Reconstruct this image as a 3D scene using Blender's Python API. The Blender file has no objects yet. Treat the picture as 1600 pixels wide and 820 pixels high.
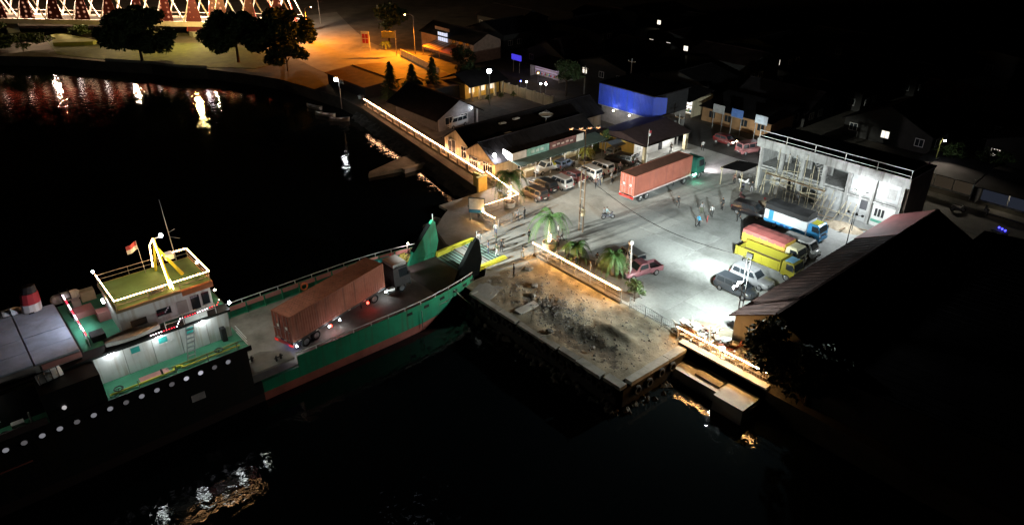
import bpy, math, random
from mathutils import Vector, Matrix
random.seed(7)
PI = math.pi
R = math.radians
scene = bpy.context.scene
C = scene.collection
# ---------------------------------------------------------------- camera, night sky, moon
# world frame: +X inland (along the ferry, stern to bow), +Y along the shore; yard level z = 0, lake level z = WZ
WZ = -2.3
cam_d = bpy.data.cameras.new('camera')
cam = bpy.data.objects.new('camera', cam_d)
C.objects.link(cam)
scene.camera = cam
cam_d.sensor_width = 36.0
cam_d.lens = 25.2
cam_d.clip_end = 3000.0
cam.location = (0, 0, 38.5)
cam.rotation_euler = (R(90 - 28.5), 0, -R(40.7))
world = bpy.data.worlds.new('World')
scene.world = world
world.use_nodes = True
wn = world.node_tree
sky = wn.nodes.new('ShaderNodeTexSky')
sky.sky_type = 'NISHITA'
sky.sun_disc = False
sky.sun_elevation = R(-6)
sky.sun_rotation = R(200)
wn.nodes['Background'].inputs['Strength'].default_value = 0.012
wn.links.new(sky.outputs['Color'], wn.nodes['Background'].inputs['Color'])
moon_d = bpy.data.lights.new('moon', 'SUN')
moon_d.energy = 0.0006
moon_d.angle = R(0.5)
moon_d.color = (0.75, 0.85, 1.0)
moon = bpy.data.objects.new('moon', moon_d)
C.objects.link(moon)
moon.rotation_euler = (R(40), 0, R(150))
vs = scene.view_settings
vs.view_transform = 'Standard'
vs.look = 'None'
vs.exposure = 0.0
vs.gamma = 1.0
vs.use_curve_mapping = False
scene.cycles.max_bounces = 5
scene.cycles.diffuse_bounces = 3
scene.cycles.glossy_bounces = 3
scene.cycles.sample_clamp_indirect = 4.0
scene.cycles.use_denoising = True

# ---------------------------------------------------------------- materials
MATS = {}
def lin(c):
    return tuple(c) + (1.0,)
def mat(name, col, rough=0.7, metal=0.0, var=0.25, scale=1.5, bump=0.0, bscale=None, spec=0.4, col2=None, coat=0.0, streak=None):
    """Principled material: colour broken up by two octaves of noise in object space, optional relief."""
    if name in MATS:
        return MATS[name]
    m = bpy.data.materials.new(name)
    m.use_nodes = True
    nt = m.node_tree
    b = nt.nodes['Principled BSDF']
    b.inputs['Roughness'].default_value = rough
    b.inputs['Metallic'].default_value = metal
    b.inputs['Specular IOR Level'].default_value = spec
    b.inputs['Coat Weight'].default_value = coat
    b.inputs['Coat Roughness'].default_value = 0.08
    tc = nt.nodes.new('ShaderNodeTexCoord')
    no = nt.nodes.new('ShaderNodeTexNoise')
    no.inputs['Scale'].default_value = scale
    no.inputs['Detail'].default_value = 6.0
    no.inputs['Roughness'].default_value = 0.65
    nt.links.new(tc.outputs['Object'], no.inputs['Vector'])
    rp = nt.nodes.new('ShaderNodeValToRGB')
    rp.color_ramp.elements[0].position = 0.32
    rp.color_ramp.elements[1].position = 0.68
    a = tuple(max(0.0, x * (1 - var)) for x in col)
    c2 = col2 if col2 else tuple(min(0.95, x * (1 + var * 0.6)) for x in col)
    rp.color_ramp.elements[0].color = lin(a)
    rp.color_ramp.elements[1].color = lin(c2)
    nt.links.new(no.outputs['Fac'], rp.inputs['Fac'])
    nt.links.new(rp.outputs['Color'], b.inputs['Base Color'])
    if bump > 0:
        n2 = nt.nodes.new('ShaderNodeTexNoise')
        n2.inputs['Scale'].default_value = bscale or scale * 6
        n2.inputs['Detail'].default_value = 5.0
        nt.links.new(tc.outputs['Object'], n2.inputs['Vector'])
        bp = nt.nodes.new('ShaderNodeBump')
        bp.inputs['Strength'].default_value = 0.8
        bp.inputs['Distance'].default_value = bump
        nt.links.new(n2.outputs['Fac'], bp.inputs['Height'])
        nt.links.new(bp.outputs['Normal'], b.inputs['Normal'])
    if streak:      # run-down stains: noise squeezed along z, darkening or rusting the paint
        mp_ = nt.nodes.new('ShaderNodeMapping')
        mp_.inputs['Scale'].default_value = (2.2, 2.2, 0.16)
        nt.links.new(tc.outputs['Object'], mp_.inputs['Vector'])
        n3 = nt.nodes.new('ShaderNodeTexNoise')
        n3.inputs['Scale'].default_value = 1.3
        n3.inputs['Detail'].default_value = 7.0
        nt.links.new(mp_.outputs['Vector'], n3.inputs['Vector'])
        r3 = nt.nodes.new('ShaderNodeValToRGB')
        r3.color_ramp.elements[0].position = 0.5
        r3.color_ramp.elements[1].position = 0.72
        r3.color_ramp.elements[0].color = (0, 0, 0, 1)
        r3.color_ramp.elements[1].color = (0.75, 0.75, 0.75, 1)
        nt.links.new(n3.outputs['Fac'], r3.inputs['Fac'])
        mx = nt.nodes.new('ShaderNodeMix')
        mx.data_type = 'RGBA'
        nt.links.new(r3.outputs['Color'], mx.inputs['Factor'])
        nt.links.new(rp.outputs['Color'], mx.inputs[6])
        mx.inputs[7].default_value = lin(streak)
        nt.links.new(mx.outputs['Result'], b.inputs['Base Color'])
    MATS[name] = m
    return m
def glow(name, col, strength):
    if name in MATS:
        return MATS[name]
    m = bpy.data.materials.new(name)
    m.use_nodes = True
    nt = m.node_tree
    nt.nodes.clear()
    e = nt.nodes.new('ShaderNodeEmission')
    e.inputs['Color'].default_value = lin(col)
    e.inputs['Strength'].default_value = strength
    o = nt.nodes.new('ShaderNodeOutputMaterial')
    nt.links.new(e.outputs[0], o.inputs['Surface'])
    MATS[name] = m
    return m
def glassm(name, col=(0.02, 0.025, 0.03), rough=0.08):
    return mat(name, col, rough, 0.0, 0.1, 2.0, spec=0.6)

M_CONC = mat('concrete', (0.34, 0.34, 0.32), 0.85, 0, 0.3, 0.35, 0.01, 14)
M_CONC2 = mat('concrete_old', (0.27, 0.265, 0.24), 0.9, 0, 0.4, 0.6, 0.02, 8)
M_CEM = mat('raw_cement', (0.4, 0.4, 0.39), 0.9, 0, 0.35, 0.8, 0.01, 9, streak=(0.16, 0.15, 0.14))
M_ASPH = mat('asphalt', (0.055, 0.052, 0.05), 0.9, 0, 0.3, 0.8, 0.01, 20)
M_EARTH = mat('earth', (0.075, 0.065, 0.05), 0.95, 0, 0.5, 0.25, 0.05, 5)
M_DIRT = mat('dirt', (0.2, 0.17, 0.125), 0.95, 0, 0.45, 0.4, 0.05, 6, col2=(0.33, 0.29, 0.21))
M_STONE = mat('stone', (0.2, 0.19, 0.175), 0.9, 0, 0.4, 2.0, 0.03, 9)
M_ROCK = mat('rock', (0.075, 0.07, 0.06), 0.95, 0, 0.5, 1.2, 0.05, 6)
M_MUD = mat('wet_mud', (0.075, 0.064, 0.05), 0.9, 0, 0.6, 0.9, 0.06, 5, col2=(0.16, 0.135, 0.1))
M_GRASS = mat('grass', (0.075, 0.09, 0.025), 0.95, 0, 0.5, 0.5, 0.05, 8)
M_WHITE = mat('white_paint', (0.72, 0.72, 0.7), 0.55, 0, 0.14, 1.2)
M_CREAM = mat('cream_paint', (0.6, 0.52, 0.35), 0.7, 0, 0.2, 0.9, streak=(0.25, 0.21, 0.15))
M_YELW = mat('yellow_wall', (0.68, 0.5, 0.14), 0.7, 0, 0.2, 0.9)
M_ROOFK = mat('dark_roof', (0.016, 0.014, 0.015), 0.9, 0, 0.5, 0.5, spec=0.1)
M_FENCE = mat('fence_paint', (0.22, 0.21, 0.2), 0.6, 0, 0.3, 2)
M_ROOFR = mat('rust_roof', (0.012, 0.009, 0.009), 0.95, 0, 0.6, 0.35, spec=0.04, col2=(0.03, 0.018, 0.016))
M_STEEL = mat('galvanised', (0.42, 0.43, 0.44), 0.45, 0.6, 0.2, 3)
M_POLE = mat('pole_paint', (0.3, 0.31, 0.31), 0.5, 0.3, 0.2, 2)
M_DARK = mat('dark_metal', (0.035, 0.035, 0.038), 0.6, 0.2, 0.3, 3)
M_RUB = mat('rubber', (0.018, 0.018, 0.018), 0.85, 0, 0.3, 4)
M_RIM = mat('rim', (0.35, 0.35, 0.36), 0.4, 0.7, 0.2, 5)
M_GLASS = glassm('window_glass')
M_WOOD = mat('plank_wood', (0.25, 0.17, 0.1), 0.85, 0, 0.4, 2.5)
M_BAMB = mat('bamboo', (0.4, 0.35, 0.24), 0.8, 0, 0.3, 3)
M_CHROME = mat('chrome', (0.6, 0.6, 0.6), 0.25, 0.8, 0.1, 4)
G_ROPE = glow('rope_light', (1.0, 0.5, 0.16), 300.0)
G_ROPE_S = glow('rope_light_ship', (1.0, 0.52, 0.22), 75.0)
G_ROPE_W = glow('rope_light_wall', (1.0, 0.5, 0.25), 80.0)
G_ROPE2 = glow('rope_light_soft', (1.0, 0.5, 0.25), 26.0)
G_WHITE = glow('lamp_white', (0.9, 0.97, 1.0), 60.0)
G_WARM = glow('lamp_warm', (1.0, 0.85, 0.6), 30.0)
G_ORANGE = glow('lamp_sodium', (1.0, 0.5, 0.18), 40.0)
G_RED = glow('lamp_red', (1.0, 0.05, 0.03), 12.0)
G_GREEN = glow('lamp_green', (0.25, 1.0, 0.65), 25.0)
G_BLUE = glow('lamp_blue', (0.12, 0.15, 1.0), 25.0)
G_SHOP = glow('lit_interior', (1.0, 0.86, 0.7), 1.2)

# ---------------------------------------------------------------- mesh helpers
class MB:
    def __init__(s):
        s.v, s.f, s.m = [], [], []
    def add(s, vs_, fs, mi=0, M=None):
        o = len(s.v)
        for p in vs_:
            s.v.append(tuple(M @ Vector(p)) if M is not None else tuple(p))
        for f in fs:
            s.f.append(tuple(o + i for i in f))
            s.m.append(mi)
        return s
    def box(s, x0, y0, z0, x1, y1, z1, mi=0, M=None):
        return s.add([(x0, y0, z0), (x1, y0, z0), (x1, y1, z0), (x0, y1, z0), (x0, y0, z1), (x1, y0, z1), (x1, y1, z1), (x0, y1, z1)],
                     [(0, 3, 2, 1), (4, 5, 6, 7), (0, 1, 5, 4), (1, 2, 6, 5), (2, 3, 7, 6), (3, 0, 4, 7)], mi, M)
    def cyl(s, a, b, r0, r1=None, n=8, mi=0, caps=True):
        r1 = r0 if r1 is None else r1
        a, b = Vector(a), Vector(b)
        d = (b - a).normalized()
        u = d.orthogonal().normalized()
        w = d.cross(u)
        vs_ = []
        for p, r in ((a, r0), (b, r1)):
            for i in range(n):
                t = 2 * PI * i / n + PI / n
                vs_.append(p + u * (r * math.cos(t)) + w * (r * math.sin(t)))
        fs = [(i, (i + 1) % n, n + (i + 1) % n, n + i) for i in range(n)]
        if caps:
            fs += [tuple(range(n - 1, -1, -1)), tuple(range(n, 2 * n))]
        return s.add(vs_, fs, mi)
    def tube(s, pts, r, n=5, mi=0):
        for i in range(len(pts) - 1):
            ra = r[i] if isinstance(r, (list, tuple)) else r
            rb = r[i + 1] if isinstance(r, (list, tuple)) else r
            s.cyl(pts[i], pts[i + 1], ra, rb, n, mi)
        return s
    def prism(s, poly, z0, z1, mi=0, M=None):
        n = len(poly)
        vs_ = [(p[0], p[1], z0) for p in poly] + [(p[0], p[1], z1) for p in poly]
        fs = [tuple(range(n - 1, -1, -1)), tuple(range(n, 2 * n))] + [(i, (i + 1) % n, n + (i + 1) % n, n + i) for i in range(n)]
        return s.add(vs_, fs, mi, M)
    def prism_x(s, poly, x0, x1, mi=0, M=None):      # polygon in (y, z), extruded along x
        n = len(poly)
        vs_ = [(x0, p[0], p[1]) for p in poly] + [(x1, p[0], p[1]) for p in poly]
        fs = [tuple(range(n - 1, -1, -1)), tuple(range(n, 2 * n))] + [(i, (i + 1) % n, n + (i + 1) % n, n + i) for i in range(n)]
        return s.add(vs_, fs, mi, M)
    def prism_y(s, poly, y0, y1, mi=0, M=None):      # polygon in (x, z), extruded along y
        n = len(poly)
        vs_ = [(p[0], y0, p[1]) for p in poly] + [(p[0], y1, p[1]) for p in poly]
        fs = [tuple(range(n)), tuple(range(2 * n - 1, n - 1, -1))] + [(i, n + i, n + (i + 1) % n, (i + 1) % n) for i in range(n)]
        return s.add(vs_, fs, mi, M)
    def loft(s, rings, mi=0, caps=True, closed=True):
        n = len(rings[0])
        vs_ = [p for r in rings for p in r]
        fs = []
        for k in range(len(rings) - 1):
            for i in range(n if closed else n - 1):
                j = (i + 1) % n
                fs.append((k * n + i, k * n + j, (k + 1) * n + j, (k + 1) * n + i))
        if caps:
            fs += [tuple(range(n - 1, -1, -1)), tuple(range((len(rings) - 1) * n, len(rings) * n))]
        return s.add(vs_, fs, mi)
    def slab(s, a, b, c, d, th, mi=0):                # quad with thickness along its normal
        a, b, c, d = map(Vector, (a, b, c, d))
        nrm = (b - a).cross(d - a).normalized() * th
        return s.add([a, b, c, d, a - nrm, b - nrm, c - nrm, d - nrm],
                     [(0, 1, 2, 3), (7, 6, 5, 4), (0, 4, 5, 1), (1, 5, 6, 2), (2, 6, 7, 3), (3, 7, 4, 0)], mi)
    def ball(s, c, r, n=8, k=5, mi=0, sz=1.0):
        rings = []
        for j in range(1, k):
            t = PI * j / k
            rings.append([(c[0] + r * math.sin(t) * math.cos(2 * PI * i / n), c[1] + r * math.sin(t) * math.sin(2 * PI * i / n), c[2] - sz * r * math.cos(t)) for i in range(n)])
        return s.loft(rings, mi)
    def torus(s, c, R0, r, axis='z', n=14, k=6, mi=0, M=None):
        rings = []
        for i in range(n + 1):
            t = 2 * PI * i / n
            ring = []
            for j in range(k):
                p = 2 * PI * j / k
                rr = R0 + r * math.cos(p)
                q = (rr * math.cos(t), rr * math.sin(t), r * math.sin(p))
                q = {'z': q, 'y': (q[0], q[2], q[1]), 'x': (q[2], q[0], q[1])}[axis]
                ring.append((c[0] + q[0], c[1] + q[1], c[2] + q[2]))
            rings.append(ring)
        o = len(s.v)
        s.loft(rings, mi, caps=False)
        return s
    def mesh(s, name, mats, smooth=False):
        me = bpy.data.meshes.new(name)
        me.from_pydata(s.v, [], s.f)
        if not isinstance(mats, (list, tuple)):
            mats = [mats]
        for m in mats:
            me.materials.append(m)
        if len(mats) > 1:
            me.polygons.foreach_set('material_index', s.m)
        if smooth:
            me.polygons.foreach_set('use_smooth', [True] * len(me.polygons))
        me.update()
        return me
    def build(s, name, mats, parent=None, smooth=False, loc=None, rz=0.0):
        o = bpy.data.objects.new(name, s.mesh(name, mats, smooth))
        C.objects.link(o)
        if parent is not None:
            o.parent = parent
        if loc is not None:
            o.location = loc
        if rz:
            o.rotation_euler = (0, 0, rz)
        return o
def tag(o, label, cat, group=None):
    o['label'] = label
    o['category'] = cat
    if group:
        o['group'] = group
    return o
def struct(o, kind='structure'):
    o['kind'] = kind
    return o
def thing(name, label, cat, loc=(0, 0, 0), rz=0.0, group=None):
    o = bpy.data.objects.new(name, None)
    o.empty_display_size = 0.3
    C.objects.link(o)
    o.location = loc
    o.rotation_euler = (0, 0, rz)
    return tag(o, label, cat, group)
def copy_obj(o, parent=None):
    c = o.copy()
    C.objects.link(c)
    c.parent = parent
    return c
def copy_tree(o, parent=None):
    c = copy_obj(o, parent)
    for ch in [x for x in C.objects if x.parent == o]:
        copy_tree(ch, c)
    return c
def piece(name, me, parent, loc=(0, 0, 0), rot=(0, 0, 0), sc=(1, 1, 1)):
    o = bpy.data.objects.new(name, me)
    C.objects.link(o)
    o.parent = parent
    o.location = loc
    o.rotation_euler = rot
    o.scale = sc
    return o
def box1(name, m, parent, x0, y0, z0, x1, y1, z1):
    return MB().box(x0, y0, z0, x1, y1, z1).build(name, m, parent)
def light(name, kind, parent, loc, power, col, target=None, angle=120, blend=0.6, r=0.15):
    d = bpy.data.lights.new(name, kind)
    d.energy = power
    d.color = col
    d.shadow_soft_size = r
    if kind == 'SPOT':
        d.spot_size = R(angle)
        d.spot_blend = blend
    o = bpy.data.objects.new(name, d)
    C.objects.link(o)
    o.parent = parent
    o.location = loc
    if target is not None:
        v = Vector(target) - Vector(loc)
        o.rotation_euler = v.to_track_quat('-Z', 'Y').to_euler()
    return o

# ================================================================ SETTING
# water: a dark lake with small ripples
def water_material():
    m = bpy.data.materials.new('lake_water')
    m.use_nodes = True
    nt = m.node_tree
    b = nt.nodes['Principled BSDF']
    b.inputs['Base Color'].default_value = (0.004, 0.006, 0.007, 1)
    b.inputs['Roughness'].default_value = 0.025
    b.inputs['IOR'].default_value = 1.33
    tc = nt.nodes.new('ShaderNodeTexCoord')
    n1 = nt.nodes.new('ShaderNodeTexNoise')
    n1.inputs['Scale'].default_value = 0.9
    n1.inputs['Detail'].default_value = 4.0
    n1.inputs['Distortion'].default_value = 0.6
    nt.links.new(tc.outputs['Object'], n1.inputs['Vector'])
    bp = nt.nodes.new('ShaderNodeBump')
    bp.inputs['Strength'].default_value = 1.0
    bp.inputs['Distance'].default_value = 0.032
    nt.links.new(n1.outputs['Fac'], bp.inputs['Height'])
    nt.links.new(bp.outputs['Normal'], b.inputs['Normal'])
    return m
w = MB().add([(-900, -900, WZ), (1500, -900, WZ), (1500, 1500, WZ), (-900, 1500, WZ)], [(0, 1, 2, 3)]).build('water', water_material())
struct(w)

# land: one sheet with a shore face, reaching the horizon
SHORE = [(49.15, 31.0), (49.15, 53.3), (43.0, 54.5), (43.2, 62.5), (44.6, 66.8), (48.5, 69.6), (53.5, 71.0),
         (56.6, 72.6), (57.9, 80.0), (60.0, 92.0), (63.0, 110.0), (64.2, 117.0), (64.8, 127.0), (63.4, 139.0), (62.0, 148.0), (58.0, 158.0),
         (53.5, 167.0), (48.5, 172.0), (45.5, 180.0), (38.0, 190.0), (30.0, 203.0), (21.0, 212.0), (5.0, 232.0), (-60.0, 300.0), (-400.0, 700.0),
         (-400.0, 1500.0), (1500.0, 1500.0), (1500.0, -900.0), (60.0, -900.0), (50.0, -20.0), (47.7, 10.0), (47.7, 31.0)]
struct(MB().prism(SHORE, -4.0, -0.02).build('ground', M_EARTH))

struct(MB().prism([(38.85, 31.0), (49.14, 31.0), (49.14, 53.28), (43.0, 54.45), (41.2, 52.6), (38.85, 51.9)], -4.0, -1.1).build('quay_fill', M_EARTH))
# concrete yard: slabs with open joints
yard = MB().prism([(49.2, 24.0), (49.2, 70.5), (57.0, 71.0), (93.5, 71.0), (93.5, 24.0)], -0.4, -0.012).build('yard', mat('joint_fill', (0.07, 0.07, 0.065), 0.95))
struct(yard)
def slab_mesh(w_, l_):
    b = 0.014
    return MB().loft([[(-w_, -l_, -0.3), (w_, -l_, -0.3), (w_, l_, -0.3), (-w_, l_, -0.3)],
                      [(-w_, -l_, -b), (w_, -l_, -b), (w_, l_, -b), (-w_, l_, -b)],
                      [(-w_ + b, -l_ + b, 0), (w_ - b, -l_ + b, 0), (w_ - b, l_ - b, 0), (-w_ + b, l_ - b, 0)]]).mesh('slab', M_SLAB[0])
def slab_material(name, k, seed):
    """brushed yard concrete: blotches, oil stains and fine grain in world space so it runs on across the joints"""
    m = bpy.data.materials.new(name)
    m.use_nodes = True
    nt = m.node_tree
    L = nt.links.new
    b = nt.nodes['Principled BSDF']
    b.inputs['Roughness'].default_value = 0.82
    g = nt.nodes.new('ShaderNodeNewGeometry')
    def noise(sc, det, lo, hi, c0, c1):
        n = nt.nodes.new('ShaderNodeTexNoise')
        n.inputs['Scale'].default_value = sc
        n.inputs['Detail'].default_value = det
        n.inputs['Roughness'].default_value = 0.6
        n.inputs['Distortion'].default_value = 0.5
        L(g.outputs['Position'], n.inputs['Vector'])
        r = nt.nodes.new('ShaderNodeValToRGB')
        r.color_ramp.elements[0].position = lo
        r.color_ramp.elements[1].position = hi
        r.color_ramp.elements[0].color = lin(c0)
        r.color_ramp.elements[1].color = lin(c1)
        L(n.outputs['Fac'], r.inputs['Fac'])
        return r
    def mul(a, c):
        x = nt.nodes.new('ShaderNodeMix')
        x.data_type = 'RGBA'
        x.blend_type = 'MULTIPLY'
        x.inputs['Factor'].default_value = 1.0
        L(a.outputs[0] if a.bl_idname == 'ShaderNodeValToRGB' else a.outputs['Result'], x.inputs[6])
        L(c.outputs[0], x.inputs[7])
        return x
    base = noise(0.13, 5, 0.3, 0.7, (0.27 * k, 0.275 * k, 0.265 * k), (0.40 * k, 0.405 * k, 0.39 * k))
    stain = noise(0.33, 7, 0.34, 0.52, (0.7, 0.7, 0.69), (1, 1, 1))
    fine = noise(3.5, 6, 0.25, 0.75, (0.8, 0.8, 0.8), (1.08, 1.08, 1.08))
    x = mul(mul(base, stain), fine)
    L(x.outputs['Result'], b.inputs['Base Color'])
    bn = nt.nodes.new('ShaderNodeTexNoise')
    bn.inputs['Scale'].default_value = 9.0
    bn.inputs['Detail'].default_value = 6.0
    L(g.outputs['Position'], bn.inputs['Vector'])
    bp = nt.nodes.new('ShaderNodeBump')
    bp.inputs['Distance'].default_value = 0.012
    L(bn.outputs['Fac'], bp.inputs['Height'])
    L(bp.outputs['Normal'], b.inputs['Normal'])
    return m
M_SLAB = [slab_material('yard_concrete_%d' % i, k, i) for i, k in enumerate((1.0, 0.86, 1.08))]
meshes = []
for i in range(3):
    me = slab_mesh(2.494, 2.994)
    me.materials[0] = M_SLAB[i]
    meshes.append(me)
for i in range(9):
    for j in range(8):
        x, y = 49.2 + 2.5 + i * 5.0, 24.0 + 3.0 + j * 6.0
        if y > 69 and x < 57 or x > 93 or y > 71:
            continue
        piece('slab', random.choice(meshes), yard, (x, y, random.uniform(-0.004, 0.004)))

# apron by the ramp: worn concrete, and the low cap beams round the quay
apron_poly = [(49.19, 53.2), (49.19, 70.0), (48.3, 69.4), (44.8, 66.6), (43.4, 62.4), (43.2, 54.6), (41.4, 52.8), (39.0, 51.8), (39.0, 49.0), (44.0, 51.0), (47.5, 52.6)]
struct(MB().prism(apron_poly, -0.5, 0.0).build('apron_pavement', M_SLAB[1]))
quay = tag(MB().box(38.45, 30.6, -4.2, 38.846, 52.0, -0.25).box(38.45, 30.6, -4.2, 47.69, 30.994, -0.25).build('quay_wall', mat('quay_unlit_black', (0.014, 0.013, 0.012), 0.9, 0, 0.5, 0.9, 0.04, 5)), 'stained concrete quay wall around the rubble corner beside the ferry bow', 'quay wall')  # near-black wall colour stands in for the unlit quay face
y = 30.7
while y < 51.6:
    l_ = random.uniform(2.2, 4.2)
    y1 = min(y + l_, 51.9)
    dz = random.uniform(-0.05, 0.05)
    if not (41.0 < y < 41.5):
        box1('cap_beam', M_CONC2, quay, 38.5 + random.uniform(-.08, .08), y, -0.3, 39.3 + random.uniform(-.18, .12), y1 - random.choice((.06, .06, .3)), 0.05 + dz * 1.4)
    y = y1
for i in range(3):
    box1('cap_beam', M_CONC2, quay, 39.85 + i * 2.6, 30.55, -0.3, 39.85 + i * 2.6 + 2.52, 31.4 + random.uniform(-.1, .1), 0.1 + random.uniform(-.04, .04))
box1('cap_beam', M_CONC, quay, 39.76, 44.9, -0.2, 42.4, 45.9, 0.16)
tyre_me = MB().torus((0, 0, 0), 0.36, 0.15, 'x', 14, 6).mesh('tyre_fender', M_RUB, True)
for i in range(17):
    o = piece('tyre_fender', tyre_me, None, (38.28, 31.6 + i * 1.17 + random.uniform(-.2, .2), -0.75 + random.uniform(-.25, .15)), (0, random.uniform(-.15, .15), random.uniform(-.1, .1)))
    tag(o, 'old black tyre hung as a fender along the quay face', 'tyre', 'tyre fenders on the quay')
for i in range(4):
    o = piece('tyre_fender', tyre_me, None, (40.5 + i * 1.6, 30.42, -0.8 + random.uniform(-.2, .1)), (0, 0, PI / 2))
    tag(o, 'old black tyre hung on the short quay side facing the ledge', 'tyre', 'tyre fenders on the quay side')

# rubble ground between quay edge and yard fence
def hgt(x, y):
    h = 0.0
    for k, (a, b, c) in enumerate(((0.9, 0.5, 0.09), (1.7, 2.1, 0.05), (3.9, 3.1, 0.035), (7.3, 6.1, 0.025))):
        h += c * math.sin(a * x + k * 1.3 + 0.7 * math.sin(b * y)) * math.cos(b * y + k * 2.1)
    return h
g = MB()
NX, NY = 44, 84
for i in range(NX + 1):
    for j in range(NY + 1):
        x = 38.95 + (49.16 - 38.95) * i / NX
        y = 31.4 + (53.4 - 31.4) * j / NY
        e = min(i, NX - i, j, NY - j) / 5.0
        z = hgt(x, y) * min(1, e) + 0.0
        z += 0.5 * math.exp(-((x - 43.6) ** 2 / 3.2 + (y - 43.2) ** 2 / 5.0))
        z -= 0.5 * math.exp(-((x - 41.6) ** 2 / 1.7 + (y - 38.0) ** 2 / 14.0))
        z += 0.4 * math.exp(-((x - 44.6) ** 2 / .35 + (y - 36.2 - 0.5 * (x - 44)) ** 2 / 5.0))
        z -= 0.15 * math.exp(-((x - 44.0) ** 2 / .8 + (y - 48.6) ** 2 / 2.0))
        g.v.append((x, y, max(z, -0.9) if e > 0 else -0.02))
for i in range(NX):
    for j in range(NY):
        a = i * (NY + 1) + j
        g.f.append((a, a + NY + 1, a + NY + 2, a + 1))
        cx_, cy_ = g.v[a][0], g.v[a][1]
        k_ = ((cx_ - 41.4) / 1.5) ** 2 + ((cy_ - 38.2) / 5.2) ** 2 + 9 * hgt(cx_ * 2.3, cy_ * 2.1)
        k2 = ((cx_ - 42.6) / 1.5) ** 2 + ((cy_ - 44.4) / 2.2) ** 2 + 9 * hgt(cx_ * 2.1 + 5, cy_ * 2.6)
        g.m.append(1 if min(k_, k2) < 1 else 0)
dirt = struct(g.build('rubble_ground', [M_DIRT, M_MUD], None, True))
struct(MB().prism([(49.6, 39.6), (49.7, 52.2), (52.4, 52.0), (53.9, 47.0), (54.0, 41.2), (52.0, 39.4)], -.05, .016).build('shaded_palm_ground', mat('dirt_and_shade', (.13, .115, .095), .95, 0, .35, .7, .03, 7)))  # dark ground round the palms: dirt and shadow in one colour
st = MB()
for _ in range(1500):
    if random.random() < 0.6:
        x, y = random.gauss(43.2, 1.4), random.gauss(42.5, 3.6)
    else:
        x, y = random.uniform(39.8, 48.6), random.uniform(31.8, 52.5)
    if not (39.8 < x < 48.6 and 31.8 < y < 52.5):
        continue
    r = random.choice((.04, .05, .06, .08, .1, .15)) * random.uniform(.7, 1.3)
    z = hgt(x, y) + 0.5 * math.exp(-((x - 43.6) ** 2 / 3.2 + (y - 43.2) ** 2 / 5.0)) - 0.5 * math.exp(-((x - 41.6) ** 2 / 1.7 + (y - 38.0) ** 2 / 14.0))
    pts = [(x + r * dx * random.uniform(.6, 1.2), y + r * dy * random.uniform(.6, 1.2), z + r * dz * random.uniform(.4, .9)) for dx, dy, dz in ((1, 0, 0), (0, 1, 0), (-1, 0, 0), (0, -1, 0), (0, 0, 1), (0, 0, -1))]
    st.add(pts, [(0, 1, 4), (1, 2, 4), (2, 3, 4), (3, 0, 4), (1, 0, 5), (2, 1, 5), (3, 2, 5), (0, 3, 5)])
struct(st.build('loose_rubble', M_STONE, dirt), 'stuff')
def boulder(seed, r=1.0):
    rnd = random.Random(seed)
    m = MB()
    rings = []
    n = 7
    for j in range(1, 5):
        t = PI * j / 5
        rings.append([(r * math.sin(t) * math.cos(2 * PI * i / n) * rnd.uniform(.75, 1.15), r * math.sin(t) * math.sin(2 * PI * i / n) * rnd.uniform(.75, 1.15), -r * math.cos(t) * rnd.uniform(.55, .8)) for i in range(n)])
    return m.loft(rings).mesh('boulder', M_STONE)
BOULD = [boulder(i) for i in range(5)]
BL = [(43.4, 66.2, .9, 'large pale boulder beside the far bow flap of the ferry'), (45.0, 68.2, .8, 'pale boulder at the rocky tip of the apron'),
      (41.8, 65.2, .7, 'low boulder half in the water by the ferry bow'), (46.9, 69.3, .6, 'small boulder at the upper end of the apron rocks'),
      (46.6, 51.3, .5, 'grey boulder on the orange lit strip below the rope lit fence'), (44.6, 48.2, .42, 'broken stone lump beside the man on the rubble'),
      (43.1, 46.8, .38, 'rounded stone at the edge of the dark rubble hollow'), (39.9, 40.9, .36, 'pale stone block at the gap in the quay cap'),
      (41.0, 36.3, .26, 'small pale stone in the dark trench by the quay edge')]
for i, (x, y, r, lb) in enumerate(BL):
    o = piece('boulder', BOULD[i % 5], None, (x, y, -0.6 * (i < 4) + .12), (0, 0, i), (r, r * 1.15, r * .8))
    tag(o, lb, 'boulder', 'boulders along the quay')

qrock = MB()
for _ in range(150):
    if random.random() < .75:
        x, y = 38.3 - abs(random.gauss(0, .45)), random.uniform(30.4, 52.4)
    else:
        x, y = random.uniform(38.5, 46.5), 30.4 - abs(random.gauss(0, .4))
    r = random.uniform(.2, .5)
    z = WZ + random.uniform(-.15, .25)
    pts = [(x + r * dx * random.uniform(.6, 1.2), y + r * dy * random.uniform(.6, 1.2), z + r * dz * random.uniform(.5, 1)) for dx, dy, dz in ((1, 0, 0), (0, 1, 0), (-1, 0, 0), (0, -1, 0), (0, 0, 1), (0, 0, -1))]
    qrock.add(pts, [(0, 1, 4), (1, 2, 4), (2, 3, 4), (3, 0, 4), (1, 0, 5), (2, 1, 5), (3, 2, 5), (0, 3, 5)])
struct(qrock.build('foot_rubble', M_ROCK, quay), 'stuff')
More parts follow.
